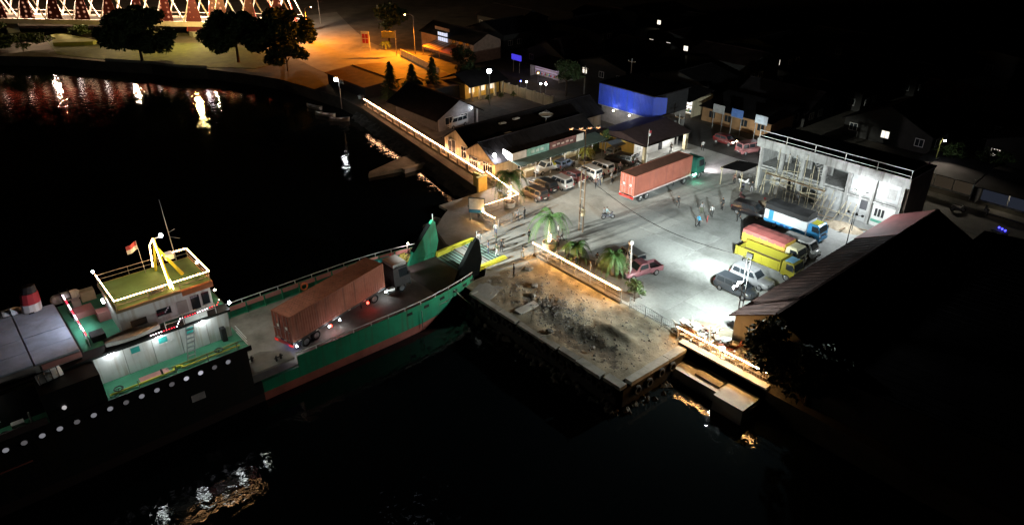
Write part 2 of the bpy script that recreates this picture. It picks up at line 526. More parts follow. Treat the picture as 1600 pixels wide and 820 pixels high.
# lower ledge with steps under the rope-lit fence (right of the quay corner)
ledge = tag(MB().prism([(45.7, 31.0 - .45), (47.68, 31.0 - .45), (47.68, 22.6), (45.7, 22.6)], -4.0, -1.15).build('landing_ledge', M_CONC), 'low concrete landing ledge lit orange below the rope lit fence', 'ledge')
box1('step', M_CONC, ledge, 44.8, 22.7, -4, 47.4, 25.6, -0.75)
box1('step', M_CONC2, ledge, 46.3, 26.0, -1.2, 47.66, 28.6, -0.95)
retw = tag(MB().box(47.7, 22.4, -4, 48.1, 31.0, 0.15).build('retaining_wall', M_CONC2), 'retaining wall behind the orange lit landing ledge', 'wall')
box1('coping', M_CONC, retw, 47.55, 22.5, 0.153, 48.35, 31.6, 0.32)

# stone revetment below the sea wall, muddy spit and jetty slab
g = MB()
n = 46
for i in range(n + 1):
    t = i / n
    x0, y0 = 57.9 + 8.0 * t, 73.0 + 47 * t
    for k in range(7):
        f = k / 6
        x = x0 - 0.4 - 3.0 * f
        g.v.append((x + random.uniform(-.2, .2), y0 + random.uniform(-.3, .3), -0.6 - 2.2 * f + random.uniform(-.2, .2)))
for i in range(n):
    for k in range(6):
        a = i * 7 + k
        g.f.append((a, a + 1, a + 8, a + 7))
        g.m.append(0)
struct(g.build('revetment_slope', M_ROCK))
struct(MB().prism([(50.0, 91.6), (50.8, 92.6), (57.0, 94.5), (60.4, 95.2), (60.4, 91.2), (56.0, 90.5)], -3.0, -1.75).build('mud_spit', M_CONC2))
jb = tag(MB().box(55.2, 89.5, -3.0, 60.3, 90.35, -1.62).build('slipway_beam', M_CONC), 'pale concrete beam lying on the muddy spit below the sea wall', 'beam')

# roads
struct(MB().prism([(93.52, -60), (93.52, 70), (96.5, 82), (101, 100), (101, 140), (106.5, 140), (106.5, 96), (104.5, 70), (100.8, 60), (100.2, -60)], -0.3, 0.0).build('street', M_ASPH))
struct(MB().prism([(100.9, -60), (101.3, 60), (103.2, 64), (102.6, -60)], -0.3, 0.12).build('pavement', M_CONC2))
struct(MB().prism([(81.0, 122.0), (80.5, 138.5), (72.0, 139.5), (72.0, 150), (73.5, 166), (80, 186), (88, 196), (100, 215), (112, 215), (103, 190), (96.5, 170), (94.0, 150), (92.0, 122.0)], -0.3, 0.006).build('bridge_road', mat('road_dust', (0.16, 0.15, 0.135), 0.9, 0, 0.3, 0.3)))
struct(MB().prism([(84, 94), (84, 107), (91.5, 107.5), (94.5, 94)], -0.3, 0.004).build('courtyard', mat('courtyard_earth', (0.16, 0.13, 0.11), 0.95, 0, 0.35, 0.4)))
struct(MB().prism([(64.6, 94.5), (66.5, 107.5), (83.98, 107.5), (83.98, 94.5)], -0.3, 0.0).build('gravel_yard', mat('gravel_dark', (0.12, 0.11, 0.1), 0.95, 0, 0.35, 0.8)))
struct(MB().prism([(39.5, 190.4), (46.4, 180.4), (50.0, 173), (55.0, 167.3), (62.0, 160), (70, 163), (73, 172), (66, 192), (52, 205), (42, 214), (33, 224), (31.5, 205)], -0.3, 0.05).build('park_lawn', M_GRASS))
parkw = tag(MB().tube([(38.6, 190.2, 0.2), (45.8, 180.4, 0.2), (48.8, 173.4, 0.2), (53.8, 167.6, 0.2)], 0.35, 4).build('park_kerb', M_CONC), 'long low kerb wall along the lakeside park under the dark trees', 'kerb')
g = MB()
g.prism([(33.0, 216.0), (41.0, 211.0), (42.2, 212.0), (38.5, 226.0), (35.0, 228.0)], -0.2, 0.9)
tag(g.build('planted_terrace', mat('terrace_grass', (0.22, 0.24, 0.05), 0.9, 0, 0.3, 0.5)), 'raised yellow green grass terrace below the lit bridge', 'terrace')

# ================================================================ FERRY
M_HULLG = mat('hull_green', (0.012, 0.2, 0.105), 0.45, 0, 0.25, 0.5, streak=(0.05, 0.09, 0.05))
M_HULLK = mat('hull_black', (0.009, 0.011, 0.011), 0.5, 0, 0.3, 0.5, streak=(0.022, 0.014, 0.01))
M_ANTIF = mat('antifouling_red', (0.26, 0.07, 0.05), 0.7, 0, 0.35, 0.5)
M_DECK = mat('deck_steel', (0.22, 0.195, 0.17), 0.75, 0.1, 0.35, 0.35, 0.006, 9, col2=(0.36, 0.33, 0.3))
M_DECKG = mat('deck_green', (0.06, 0.27, 0.15), 0.65, 0, 0.3, 0.6)
M_SHIPW = mat('ship_white', (0.72, 0.73, 0.72), 0.45, 0, 0.12, 0.8, streak=(0.45, 0.38, 0.3))
M_SHIPD = mat('ship_grey', (0.4, 0.38, 0.36), 0.6, 0, 0.2, 0.8)
M_REDP = mat('red_paint', (0.45, 0.04, 0.05), 0.5, 0, 0.2, 1.0)
M_PINK = mat('faded_red', (0.5, 0.22, 0.2), 0.6, 0, 0.2, 1.0)
M_YELP = mat('yellow_paint', (0.62, 0.6, 0.05), 0.55, 0, 0.2, 1.0)
M_TARPW = mat('canopy_white', (0.45, 0.5, 0.6), 0.7, 0, 0.25, 0.7)
M_TEAL = mat('teal_paint', (0.05, 0.42, 0.38), 0.5, 0, 0.15, 1.0)
ship = thing('ferry', 'green landing craft ferry with lowered bow ramp, rope lit wheelhouse and a container aboard', 'ferry', (0, 57.9, 0))
# hull: lofted stations (x, half width at top, half width at water, top z)
def hull_w(x):
    if x < 30:
        return 6.05
    t = (x - 30) / 11.5
    return 6.05 - 1.75 * t * t
stn = [-16, -8, 0, 8, 16, 24, 30, 33, 36, 38.5, 40.4, 41.5]
def hull_band(za, zb, wa, wb, m, name, x0=-99, x1=99, over=0.0):
    g = MB()
    rings = []
    for x in stn:
        if x0 <= x <= x1:
            h = hull_w(x) + over
            rake = max(0.0, (x - 36) / 5.5)
            rings.append([(x - rake * 2.2 * wa, -h + wa * rake * 1.2, za), (x - rake * 2.2 * wb, -h + wb * rake * 1.2, zb), (x - rake * 2.2 * wb, h - wb * rake * 1.2, zb), (x - rake * 2.2 * wa, h - wa * rake * 1.2, za)])
    g.loft(rings)
    return g.build(name, m, ship)
hull_band(-4.0, -1.45, 1.0, 0.56, M_ANTIF, 'hull_bottom', x0=16)
hull_band(-1.448, -0.35, 0.56, 0.36, M_HULLG, 'hull', x0=16)
hull_band(-4.0, -1.45, 1.0, 0.56, mat('antifouling_shaded', (.02, .01, .009), .7), 'hull_bottom', x1=16)  # stern half of the red bottom darkened in place of shade
hull_band(-1.448, -0.35, 0.56, 0.36, M_HULLK, 'hull', x1=16)  # green hull fades unlit towards the stern; that shade is painted black
box1('deck', M_DECK, ship, 15.0, -5.7, -0.34, 36.0, 5.7, -0.3)
MB().prism([(36, -5.7), (40.8, -4.2), (40.8, 4.2), (36, 5.7)], -0.34, -0.3).build('foredeck', mat('deck_dark', (0.11, 0.085, 0.075), 0.6, 0.1, 0.35, 0.4), ship)
# bulwarks with frames, cap and rail
for sgn, nm in ((-1, 'near'), (1, 'far')):
    xs = [19.4 if sgn < 0 else 15.6, 22, 26, 30, 32, 34, 36, 37.5, 39, 40.2]
    xs = [x for x in xs]
    for a, b in zip(xs[:-1], xs[1:]):
        pass
    out = [(x, sgn * hull_w(x)) for x in xs]
    g = MB()
    for (xa, ya), (xb, yb) in zip(out[:-1], out[1:]):
        g.slab((xa, ya, -0.348), (xb, yb, -0.348), (xb, yb, 0.8), (xa, ya, 0.8), 0.07 * (-sgn if False else 1))
    bw = g.build('bulwark', M_HULLG, ship)
    # inner red band on the far bulwark
    g = MB()
    for (xa, ya), (xb, yb) in zip(out[:-1], out[1:]):
        g.slab((xa, ya - sgn * .12, 0.32), (xb, yb - sgn * .12, 0.32), (xb, yb - sgn * .12, 0.79), (xa, ya - sgn * .12, 0.79), 0.02)
    g.build('inner_band', M_PINK, bw)
    x = xs[0] + .3
    while x < 39.5:
        h = hull_w(x)
        MB().prism_x([(sgn * (h - .08), -.3), (sgn * (h - .42), -.3), (sgn * (h - .2), .78), (sgn * (h - .08), .78)], x - .06, x + .06).build('frame', M_HULLG, bw)
        x += 1.9
    g = MB().tube([(x, y, 1.18) for x, y in out], 0.045, 5)
    rl = g.build('rail', M_SHIPW, ship)
    x = xs[0]
    while x < 40:
        MB().cyl((x, sgn * hull_w(x), .78), (x, sgn * hull_w(x), 1.18), .04, n=5).build('rail_post', M_SHIPW, rl)
        x += 1.9
    if sgn < 0:
        for x in (31.0, 33.1, 35.2, 37.1, 38.6, 39.8):
            h = hull_w(x) + .03
            h2 = hull_w(x + .62) + .03
            MB().slab((x, -h, .12), (x + .62, -h2, .12), (x + .62, -h2, .42), (x, -h, .42), .03).build('freeing_port', mat('port_dark', (.004, .008, .006), .8), ship)
MB().torus((25.9, 5.78, 0.25), .36, .09, 'y', 14, 6).build('lifebuoy', mat('buoy_orange', (.75, .22, .08), .6), ship)
# mooring platform aft of the near bulwark
mp = MB().prism([(14.6, -5.98), (19.2, -5.98), (19.3, -4.6), (17.2, -3.2), (14.6, -3.2)], 0.6, 0.8).build('mooring_platform', M_DECK, ship)
for x, y in ((15.9, -4.2), (18.0, -5.5)):
    g = MB().cyl((x - .22, y, .8), (x - .22, y, 1.3), .1, n=8).cyl((x + .22, y + .1, .8), (x + .22, y + .1, 1.3), .1, n=8).cyl((x - .4, y, 1.1), (x + .4, y + .1, 1.1), .06, n=6)
    g.build('bollard', M_DARK, mp)
# accommodation block under the upper deck
blk = MB().box(-16, -6.03, -0.345, 15.3, 6.03, 3.45).build('accommodation_block', M_HULLK, ship)
G_HOLE = glow('hole_glow', (0.9, 0.9, 1.0), 0.5)
G_HOLE2 = glow('hole_glow_dim', (0.9, 0.9, 1.0), 0.2)
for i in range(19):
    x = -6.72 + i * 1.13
    bright = G_HOLE if i in (15, 16) else (G_HOLE2, G_HOLE2, glow('hole_glow_faint', (.9, .85, .9), .09))[(i * 7) % 3]
    p = MB().cyl((x, -6.035, 3.0), (x, -6.06, 3.0), .21, n=14).build('bulwark_hole', bright, blk)  # glowing discs stand in for bulwark holes showing the lit walkway
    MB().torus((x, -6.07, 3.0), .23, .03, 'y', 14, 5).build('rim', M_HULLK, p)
box1('name_board', mat('board_grey', (.42, .4, .42), .6), blk, 10.2, -6.09, .55, 11.3, -6.04, 1.2)
box1('boot_top', M_ANTIF, blk, -16, -6.045, 1.2, -1.0, -6.032, 1.34)
# upper deck walkway
ud = MB().box(-16, -6.05, 3.452, 15.6, 6.05, 3.55).build('upper_deck', M_DECKG, ship)
box1('deck_edge', M_HULLK, ud, -16, -6.12, 3.3, 15.7, -6.05, 3.75)
MB().tube([(4.9, -5.45, 3.72), (9.6, -5.45, 3.72), (9.7, -5.1, 3.72), (10.3, -5.1, 3.72), (10.35, -5.45, 3.72), (15.0, -5.45, 3.72)], .09, 6).build('pipe', M_YELP, ud)
MB().tube([(9.6, -4.95, 3.75), (15.0, -4.95, 3.75)], .07, 6).build('pipe', M_YELP, ud)
MB().box(7.2, -5.2, 3.552, 9.4, -4.4, 3.56).build('floor_patch', M_PINK, ud)
for x in (5.6, 13.3):
    v = MB().torus((x, -5.35, 3.95), .32, .05, 'z', 14, 5).cyl((x, -5.35, 3.55), (x, -5.35, 3.95), .05, n=6).tube([(x - .3, -5.35, 3.95), (x + .3, -5.35, 3.95)], .03, 4)
    v.build('valve_wheel', M_DARK, ud)
MB().torus((8.8, -5.25, 3.9), .22, .06, 'x', 10, 5).build('fairlead', M_DARK, ud)
for x in (6.9, 9.7, 12.2, 14.6):
    MB().cyl((x, -5.98, 3.5), (x, -5.98, 4.45), .035, n=5).build('rail_post', M_STEEL, ud)
MB().tube([(9.0, -5.98, 4.45), (15.4, -5.98, 4.45)], .03, 4).tube([(9.0, -5.98, 4.0), (15.4, -5.98, 4.0)], .022, 4).build('rail', M_STEEL, ud)
for k in range(3):
    MB().tube([(15.5, -5.9, 3.8 + k * .32), (15.5, -3.5, 3.8 + k * .32)], .035, 5).build('rail', M_SHIPW, ud)
# deckhouse wall panels along the lit walkway
dh = MB().box(4.7, -3.3, 3.552, 15.2, 5.6, 6.18).build('deckhouse', M_SHIPD, ship)
px = [4.75, 6.9, 9.0, 11.15, 13.3, 15.15]
for i, (a, b) in enumerate(zip(px[:-1], px[1:])):
    w = MB().prism_y([(a + .03, 3.56), (b - .03, 3.56), (b - .03, 6.0), (b - .15, 6.15), (a + .15, 6.15), (a + .03, 6.0)], -3.36, -3.29).build('wall_panel', M_SHIPW, dh)
    if i in (1, 2, 3):
        q = box1('window', M_TEAL, w, a + .5, -3.40, 5.25, a + 1.15, -3.362, 5.75)
        box1('sill', M_SHIPW, q, a + .45, -3.43, 5.15, a + 1.5, -3.40, 5.24)
MB().box(12.5, -3.42, 3.6, 13.25, -3.365, 5.6).build('door', M_SHIPW, dh)
MB().box(14.2, -3.9, 3.56, 14.6, -3.4, 4.8).build('deck_locker', M_DARK, dh)
lad = MB()
for s_ in (-.3, .3):
    lad.slab((11.2 + s_ - .03, -4.9, 3.56), (11.2 + s_ + .03, -4.9, 3.56), (12.0 + s_ + .03, -3.75, 6.35), (12.0 + s_ - .03, -3.75, 6.35), .12)
ladder = lad.build('stair', M_STEEL, ship)
for k in range(9):
    f = (k + .5) / 9
    MB().box(-.3, -.09, -.02, .3, .09, .02).build('tread', M_STEEL, ladder, loc=(11.2 + .8 * f, -4.9 + 1.15 * f, 3.56 + 2.8 * f))
# bridge deck
bd = MB().box(-16, -3.85, 6.185, 15.3, 6.05, 6.38).build('bridge_deck', M_HULLK, ship)
MB().box(4.4, -2.6, 6.382, 15.2, 5.95, 6.4).build('deck_paint', M_DECKG, bd)
for nm, (x0, y0, x1, y1, z1, m) in dict(a=(5.2, 2.7, 6.6, 3.9, 6.9, M_PINK), b=(6.5, 1.0, 7.4, 1.9, 7.2, M_PINK), c=(5.4, 4.4, 6.0, 5.0, 7.2, M_SHIPD), d=(5.3, -1.8, 6.3, -.8, 6.9, M_DARK)).items():
    box1('vent_box', m, bd, x0, y0, 6.4, x1, y1, z1)
MB().torus((6.9, 2.6, 6.45), .35, .07, 'z', 12, 5).build('hatch_ring', M_PINK, bd)
for pts in ([(5.0, 5.8, 7.4), (5.0, -2.2, 7.4)], [(5.0, 5.8, 6.95), (5.0, -2.2, 6.95)]):
    MB().tube(pts, .035, 5).build('rail', M_SHIPW, bd)
for k in range(6):
    MB().cyl((5.0, 5.8 - k * 1.6, 6.4), (5.0, 5.8 - k * 1.6, 7.4), .035, n=5).build('rail_post', M_SHIPW, bd)
# red and white chaser rope light
def dots(path, nm, cols, parent, r=.055):
    pts = []
    for a, b in zip(path[:-1], path[1:]):
        a, b = Vector(a), Vector(b)
        n_ = max(2, int((b - a).length / .2))
        pts += [a.lerp(b, i / n_) for i in range(n_)]
    bm = [MB().ball((0, 0, 0), r, 5, 4).mesh(nm, m) for m in cols]
    for i, p in enumerate(pts):
        piece(nm, bm[(i // 5) % len(cols)], parent, tuple(p))
G_REDL = glow('rope_red', (1, .03, .06), 4.0)
G_PNKL = glow('rope_pink', (1, .75, .85), 9.0)
dots([(5.0, 5.6, 7.45), (5.0, -2.3, 7.45)], 'chaser_light', (G_PNKL, G_REDL), bd)
dots([(9.0, -3.8, 6.5), (11.0, -3.8, 6.5), (11.4, -3.7, 7.0), (14.4, -3.7, 7.1), (14.9, -3.2, 7.4)], 'chaser_light', (G_PNKL, G_REDL), bd, .045)
MB().tube([(10.2, -3.75, 7.35), (14.2, -3.75, 7.35)], .035, 5).tube([(10.2, -3.75, 6.95), (14.2, -3.75, 6.95)], .025, 5).build('rail', M_SHIPW, bd)
for x in (10.2, 11.6, 12.9, 14.2):
    MB().cyl((x, -3.75, 6.4), (x, -3.75, 7.35), .03, n=5).build('rail_post', M_SHIPW, bd)
box1('screen_board', M_WHITE, bd, 11.7, -3.72, 6.4, 13.5, -3.66, 6.9)
# dinghy on the near edge of the bridge deck
dg = MB()
rings = []
for i in range(7):
    t = i / 6
    w_ = .62 * math.sin(PI * (0.12 + 0.8 * t)) + .08
    x = 5.9 + 4.0 * t
    rings.append([(x, -3.1 - w_, 6.95), (x, -3.1 - w_ * .6, 6.5), (x, -3.1 + w_ * .6, 6.5), (x, -3.1 + w_, 6.95), (x, -3.1 + w_ * .8, 6.75), (x, -3.1 - w_ * .8, 6.75)])
dg.loft(rings).build('dinghy', M_SHIPD, ship)
# wheelhouse
wh = MB().box(7.4, -2.35, 6.402, 14.5, 2.35, 9.3).build('wheelhouse', M_SHIPW, ship)
for x0, x1, z0, z1, nm in ((8.1, 9.3, 7.5, 8.1, 'window'), (10.1, 11.2, 7.7, 8.3, 'window'), (11.7, 12.5, 6.5, 8.4, 'door'), (12.8, 13.5, 7.2, 8.5, 'window'), (13.7, 14.3, 7.4, 8.5, 'window')):
    q = box1(nm, M_GLASS if nm == 'window' else M_SHIPD, wh, x0, -2.39, z0, x1, -2.352, z1)
    if nm == 'window':
        box1('frame', M_SHIPD, q, x0 - .06, -2.38, z0 - .08, x1 + .06, -2.353, z0 - .002)
for k in range(4):
    box1('front_window', M_GLASS, wh, 14.502, -2.15 + k * 1.1, 7.6, 14.53, -1.2 + k * 1.1, 8.6)
rf = MB().box(7.3, -2.75, 9.302, 14.7, 2.75, 9.55).build('roof', mat('fascia_cream', (.3, .19, .09), .6), wh)
box1('roof_paint', mat('roof_olive', (.1, .19, .07), .7, 0, .25, .6), rf, 7.4, -2.65, 9.552, 14.6, 2.65, 9.57)
box1('visor', mat('visor_red', (.55, .16, .05), .6), wh, 12.2, -2.82, 9.0, 14.7, -2.752, 9.5)
zr = 10.35
per = [(7.4, -2.65), (14.6, -2.65), (14.6, 2.65), (7.4, 2.65), (7.4, -2.65)]
MB().tube([(x, y, zr) for x, y in per], .035, 5).tube([(x, y, 9.95) for x, y in per], .025, 5).build('roof_rail', M_FENCE, wh)
for k in range(4):
    for y in (-2.65, 2.65):
        MB().cyl((7.4 + k * 2.4, y, 9.56), (7.4 + k * 2.4, y, zr), .03, n=5).build('rail_post', M_FENCE, wh)
MB().tube([(7.4, 2.65, zr + .06), (7.4, -2.70, zr + .06), (14.65, -2.70, zr + .06), (14.65, 2.65, zr + .06), (12.6, 2.7, zr + .06)], .026, 4).build('rope_light', G_ROPE_S, wh)
MB().box(10.2, -1.9, 9.572, 11.2, -1.5, 9.8).build('roof_box', M_SHIPD, wh)
# mast on the wheelhouse roof
ms = MB().tube([(11.7, -2.0, 9.57), (11.9, 0.6, 13.0)], [.2, .1], 6).tube([(11.7, 1.9, 9.57), (11.9, 0.6, 13.0)], [.12, .08], 6).tube([(13.2, -.2, 9.57), (11.9, 0.6, 12.3)], [.16, .1], 6).build('mast', M_YELP, ship)
MB().tube([(11.6, -2.2, 9.7), (11.8, 0.45, 13.1), (11.6, 1.2, 12.3), (11.55, 1.9, 10.0)], .034, 4).build('rope_light', G_ROPE_S, ms)
MB().tube([(11.8, -2.2, 9.6), (11.95, .2, 12.2)], .034, 4).build('rope_light', G_ROPE_S, ms)
MB().ball((12.5, .7, 13.1), .16).build('masthead_lamp', G_WHITE, ms)
MB().box(12.3, .2, 11.0, 13.0, .9, 11.45).build('radar_scanner', M_SHIPW, ms)
MB().tube([(11.9, .6, 13.0), (12.5, .7, 13.0)], .04, 4).build('lamp_arm', M_SHIPW, ms)
an = MB().tube([(13.6, 2.5, 9.6), (13.4, 2.3, 15.5)], [.05, .015], 5).tube([(13.5, 2.4, 12.0), (14.3, 2.4, 11.6)], .02, 4).tube([(13.5, 2.4, 12.4), (14.0, 2.1, 12.7)], .02, 4).build('antenna', M_STEEL, ship)
fp = MB().tube([(10.9, 2.0, 9.6), (10.7, 1.6, 13.6)], .025, 4).build('flagpole', M_STEEL, ship)
g = MB()
for half, z0, z1 in ((0, 13.1, 13.55), (1, 12.65, 13.098)):
    for k in range(6):
        xa, xb = 10.7 - k * .17, 10.7 - (k + 1) * .17
        ya, yb = 1.6 + .12 * math.sin(k * 1.3), 1.6 + .12 * math.sin((k + 1) * 1.3)
        g.slab((xa, ya, z0 - k * .06), (xb, yb, z0 - (k + 1) * .06), (xb, yb, z1 - (k + 1) * .06), (xa, ya, z1 - k * .06), .02, half)
g.build('flag', [M_REDP, M_WHITE], fp)
MB().ball((7.3, 2.75, 10.7), .1).build('side_lamp', G_WHITE, wh)
MB().ball((14.9, -2.2, 8.3), .09).build('side_lamp', G_WARM, wh)
# aft canopy in panels, funnel, rafts
cn = MB().box(-16, -3.3, 6.402, 4.2, 5.4, 7.0).build('canopy', M_SHIPD, ship)
for i in range(6):
    for j in range(4):
        xa, ya = 4.2 - (i + 1) * 3.0, -3.3 + j * 2.18
        if i == 0 or True:
            MB().box(xa + .06, ya + .05, 7.002, xa + 2.94, ya + 2.13, 7.1 + random.uniform(0, .05)).build('canopy_panel', M_TARPW, cn)
box1('canopy_skirt', M_PINK, cn, 1.6, -3.36, 6.5, 4.22, -3.305, 6.95)
fn = MB().loft([[(2.6 + .75 * (1 - .035 * k * k) * math.cos(a) + .1 * k, 5.35 + .55 * math.sin(a) * (1 - .04 * k * k), 6.4 + zz) for a in [2 * PI * i / 10 for i in range(10)]] for k, zz in ((0, 0), (1, 1.4))]).build('funnel', M_SHIPW, ship)
MB().loft([[(2.72 + .72 * (1 - .1 * k) * math.cos(a) + .1 * k, 5.35 + .53 * math.sin(a) * (1 - .1 * k), 7.802 + zz) for a in [2 * PI * i / 10 for i in range(10)]] for k, zz in ((0, 0), (1, .9))]).build('funnel_band', M_REDP, fn)
MB().loft([[(2.85 + .58 * (1 - .2 * k) * math.cos(a) + .1 * k, 5.35 + .42 * math.sin(a) * (1 - .2 * k), 8.704 + zz) for a in [2 * PI * i / 10 for i in range(10)]] for k, zz in ((0, 0), (1, .6))]).build('funnel_top', M_DARK, fn)
box1('plate', M_DARK, fn, 2.3, 4.72, 6.9, 2.7, 4.79, 7.2)
for x, y in ((0.9, 5.9), (5.2, 5.9)):
    rft = MB().cyl((x - .75, y, 7.1), (x + .75, y, 7.1), .42, n=12).ball((x - .75, y, 7.1), .42, 10, 6).ball((x + .75, y, 7.1), .42, 10, 6).build('life_raft', M_SHIPW, ship, True)
    MB().box(x - .35, y - .5, 6.75, x - .27, y + .5, 7.58).box(x + .27, y - .5, 6.75, x + .35, y + .5, 7.58).box(x - .35, y - .46, 7.05, x + .35, y - .42, 7.15).build('strap', M_DARK, rft)
box1('locker', M_CREAM, ship, 6.2, 5.3, 6.402, 7.3, 6.0, 7.3)
rft = MB().cyl((1.0, -4.5, 6.5), (2.6, -4.3, 6.6), .38, n=12).build('life_raft', M_SHIPW, ship, True)
for k in range(4):
    MB().torus((1.1 + k * .42, -4.48 + k * .05, 6.51 + k * .025), .4, .03, 'x', 12, 4).build('strap', M_DARK, rft)
# open boat recess at the near side aft
br = MB().box(-6, -6.0, 3.552, 0.6, -4.2, 3.6).build('recess_floor', M_DECKG, ship)
box1('recess_coaming', mat('coaming', (.07, .05, .05), .7), br, -6, -6.02, 3.6, .7, -5.9, 4.3)
box1('recess_box', M_SHIPW, br, -1.4, -5.2, 3.61, -.6, -4.7, 4.1)
MB().tube([(-2.2, -5.1, 3.6), (-2.2, -5.1, 4.5), (-1.9, -5.1, 4.8)], .07, 5).tube([(-.2, -5, 3.6), (-.2, -5, 4.6)], .07, 5).build('davit', M_SHIPW, br)
MB().torus((-1.9, -5.5, 3.9), .3, .05, 'z', 12, 5).build('valve_wheel', M_DARK, br)
rl_ = MB().ball((-3.4, -4.4, 5.6), .08).build('recess_lamp', G_WARM, br)
light('recess_light', 'POINT', rl_, (-2.4, -5.0, 5.8), 14, (1, .95, .9), r=.1)
MB().ball((1.9, -6.1, 4.6), .16).build('bracket_lamp', glow('dim_lamp', (.9, .85, .85), .5), ship)
box1('aft_light_block', M_HULLK, ship, .8, -6.03, 3.56, 4.65, -3.9, 6.18)  # added black boxes that keep walkway light off the aft deck
box1('aft_light_block', M_HULLK, ship, -16, -4.2, 3.61, .79, -3.9, 6.18)
# bow flaps and ramp
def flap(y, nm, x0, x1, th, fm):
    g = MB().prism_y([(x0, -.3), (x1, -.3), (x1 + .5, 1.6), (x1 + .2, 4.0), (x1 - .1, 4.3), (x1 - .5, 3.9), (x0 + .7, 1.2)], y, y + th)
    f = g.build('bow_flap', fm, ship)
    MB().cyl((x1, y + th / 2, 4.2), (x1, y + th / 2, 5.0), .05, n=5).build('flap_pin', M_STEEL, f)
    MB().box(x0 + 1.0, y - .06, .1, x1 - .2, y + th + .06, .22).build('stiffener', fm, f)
    MB().slab((x0 + .75, y - .1, 1.2), (x0 + .75, y + th + .1, 1.2), (x1 - .5, y + th + .1, 3.9), (x1 - .5, y - .1, 3.9), .1).build('flap_edge', mat('flap_unlit_black', (.003, .004, .004), .8, spec=.03), f)
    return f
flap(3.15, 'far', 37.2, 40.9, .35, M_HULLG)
flap(-3.6, 'near', 38.7, 41.9, .35, mat('flap_unlit_black', (.003, .004, .004), .8, spec=.03))  # near flap coloured black to stand in for its unlit face
rp = MB().slab((40.8, -3.1, -.28), (46.2, -3.1, .1), (46.2, 2.9, .1), (40.8, 2.9, -.28), .12).build('bow_ramp', mat('ramp_teal', (.2, .33, .29), .65, 0.1, .3, .6), ship)
for y in (-3.15, 2.75):
    MB().add([(40.9, y, -.27), (46.4, y, .1), (46.2, y, .42), (41.0, y, .3), (40.9, y + .4, -.27), (46.4, y + .4, .1), (46.2, y + .4, .42), (41.0, y + .4, .3)],
             [(0, 1, 2, 3), (7, 6, 5, 4), (3, 2, 6, 7), (1, 0, 4, 5), (0, 3, 7, 4), (2, 1, 5, 6)]).build('ramp_kerb', M_YELP, rp)
for k in range(12):
    f = (k + .5) / 12
    MB().box(-.05, -2.7, 0, .05, 2.7, .04).build('cleat', M_DARK, rp, loc=(40.9 + 5.2 * f, -.1, -.27 + .37 * f))
g = MB()
for k in range(6):
    g.cyl((37.3 + .1 * k, 4.9, -.3), (37.3 + .1 * k, 4.9, .5), .1, n=6)
g.box(36.8, 4.2, -.3, 38.6, 5.2, .1).torus((37.6, 4.0, .3), .4, .12, 'y', 12, 6)
g.build('winch', mat('winch_yellow', (.5, .45, .1), .6), ship)
MB().box(34.0, 5.2, -.3, 36.3, 5.75, .5).build('bow_locker', M_TEAL, ship)
rope = []
for i in range(13):
    t = i / 12
    rope.append((37.2 + 3.0 * t, -5.3 - 2.6 * t - 2.6 * math.sin(PI * t) * .3, .5 - .3 * t - 1.5 * math.sin(PI * t)))
tag(MB().tube([(p[0], p[1] + 57.9, p[2]) for p in rope], .05, 5).build('mooring_rope', mat('rope', (.35, .33, .28), .9)), 'pale mooring rope sagging from the ferry bow to the quay', 'rope')
MB().tube([(32.6, -6.2, -1.9), (32.6, -6.2, .2)], .05, 4).build('draught_post', M_STEEL, ship)
for o_ in (wh, ms, an, fp):
    o_.location.z = -.62
fp.scale = (.8, .8, .8)
fp.location = (2.2, .4, 1.3)
# ship lamps: walkway lamps, deck floodlight, aft deck lamp
for x in (6.0, 9.5, 13.0):
    l_ = MB().box(x - .25, -3.75, 6.08, x + .25, -3.6, 6.16).build('walkway_lamp', G_WHITE, ship)
    light('walkway_light', 'POINT', l_, (x, -4.9, 6.1), 48, (.9, 1, .96), r=.2)
fl = MB().ball((15.5, -3.4, 6.75), .13).build('deck_floodlight', G_WHITE, ship)
fl2 = MB().ball((15.2, 2.6, 8.2), .11).build('deck_floodlight', G_WARM, ship)
light('deck_light', 'SPOT', fl2, (15.4, 2.6, 8.2), 1300, (.92, 1, .86), (23, 0.5, -.3), 125, .9)
light('deck_spill', 'POINT', fl, (15.8, -3.4, 6.75), 40, (.92, 1, .86))
al = MB().box(6.95, -.2, 8.6, 7.1, .2, 8.8).build('aft_lamp', G_WHITE, ship)
light('aft_light', 'SPOT', al, (6.85, 0, 8.7), 900, (.7, .8, 1), (1, 1, 6.4), 120, .9)
light('masthead_beam', 'SPOT', ms, (12.9, .7, 13.1), 290000, (.96, 1, .9), (54, -1.0, 2.4), 21, .5, .15)
light('mast_light', 'POINT', ms, (12.2, -.4, 11.6), 60, (1, .75, .3), r=.2)
light('rope_glow', 'POINT', ms, (9.3, 0.0, 11.2), 45, (1, .82, .5), r=.3)
bl = MB().ball((38.4, 4.9, 1.5), .1).build('bow_lamp', G_WARM, ship)
light('bow_light', 'POINT', bl, (38.2, 4.6, 1.6), 50, (1, .8, .8), r=.1)

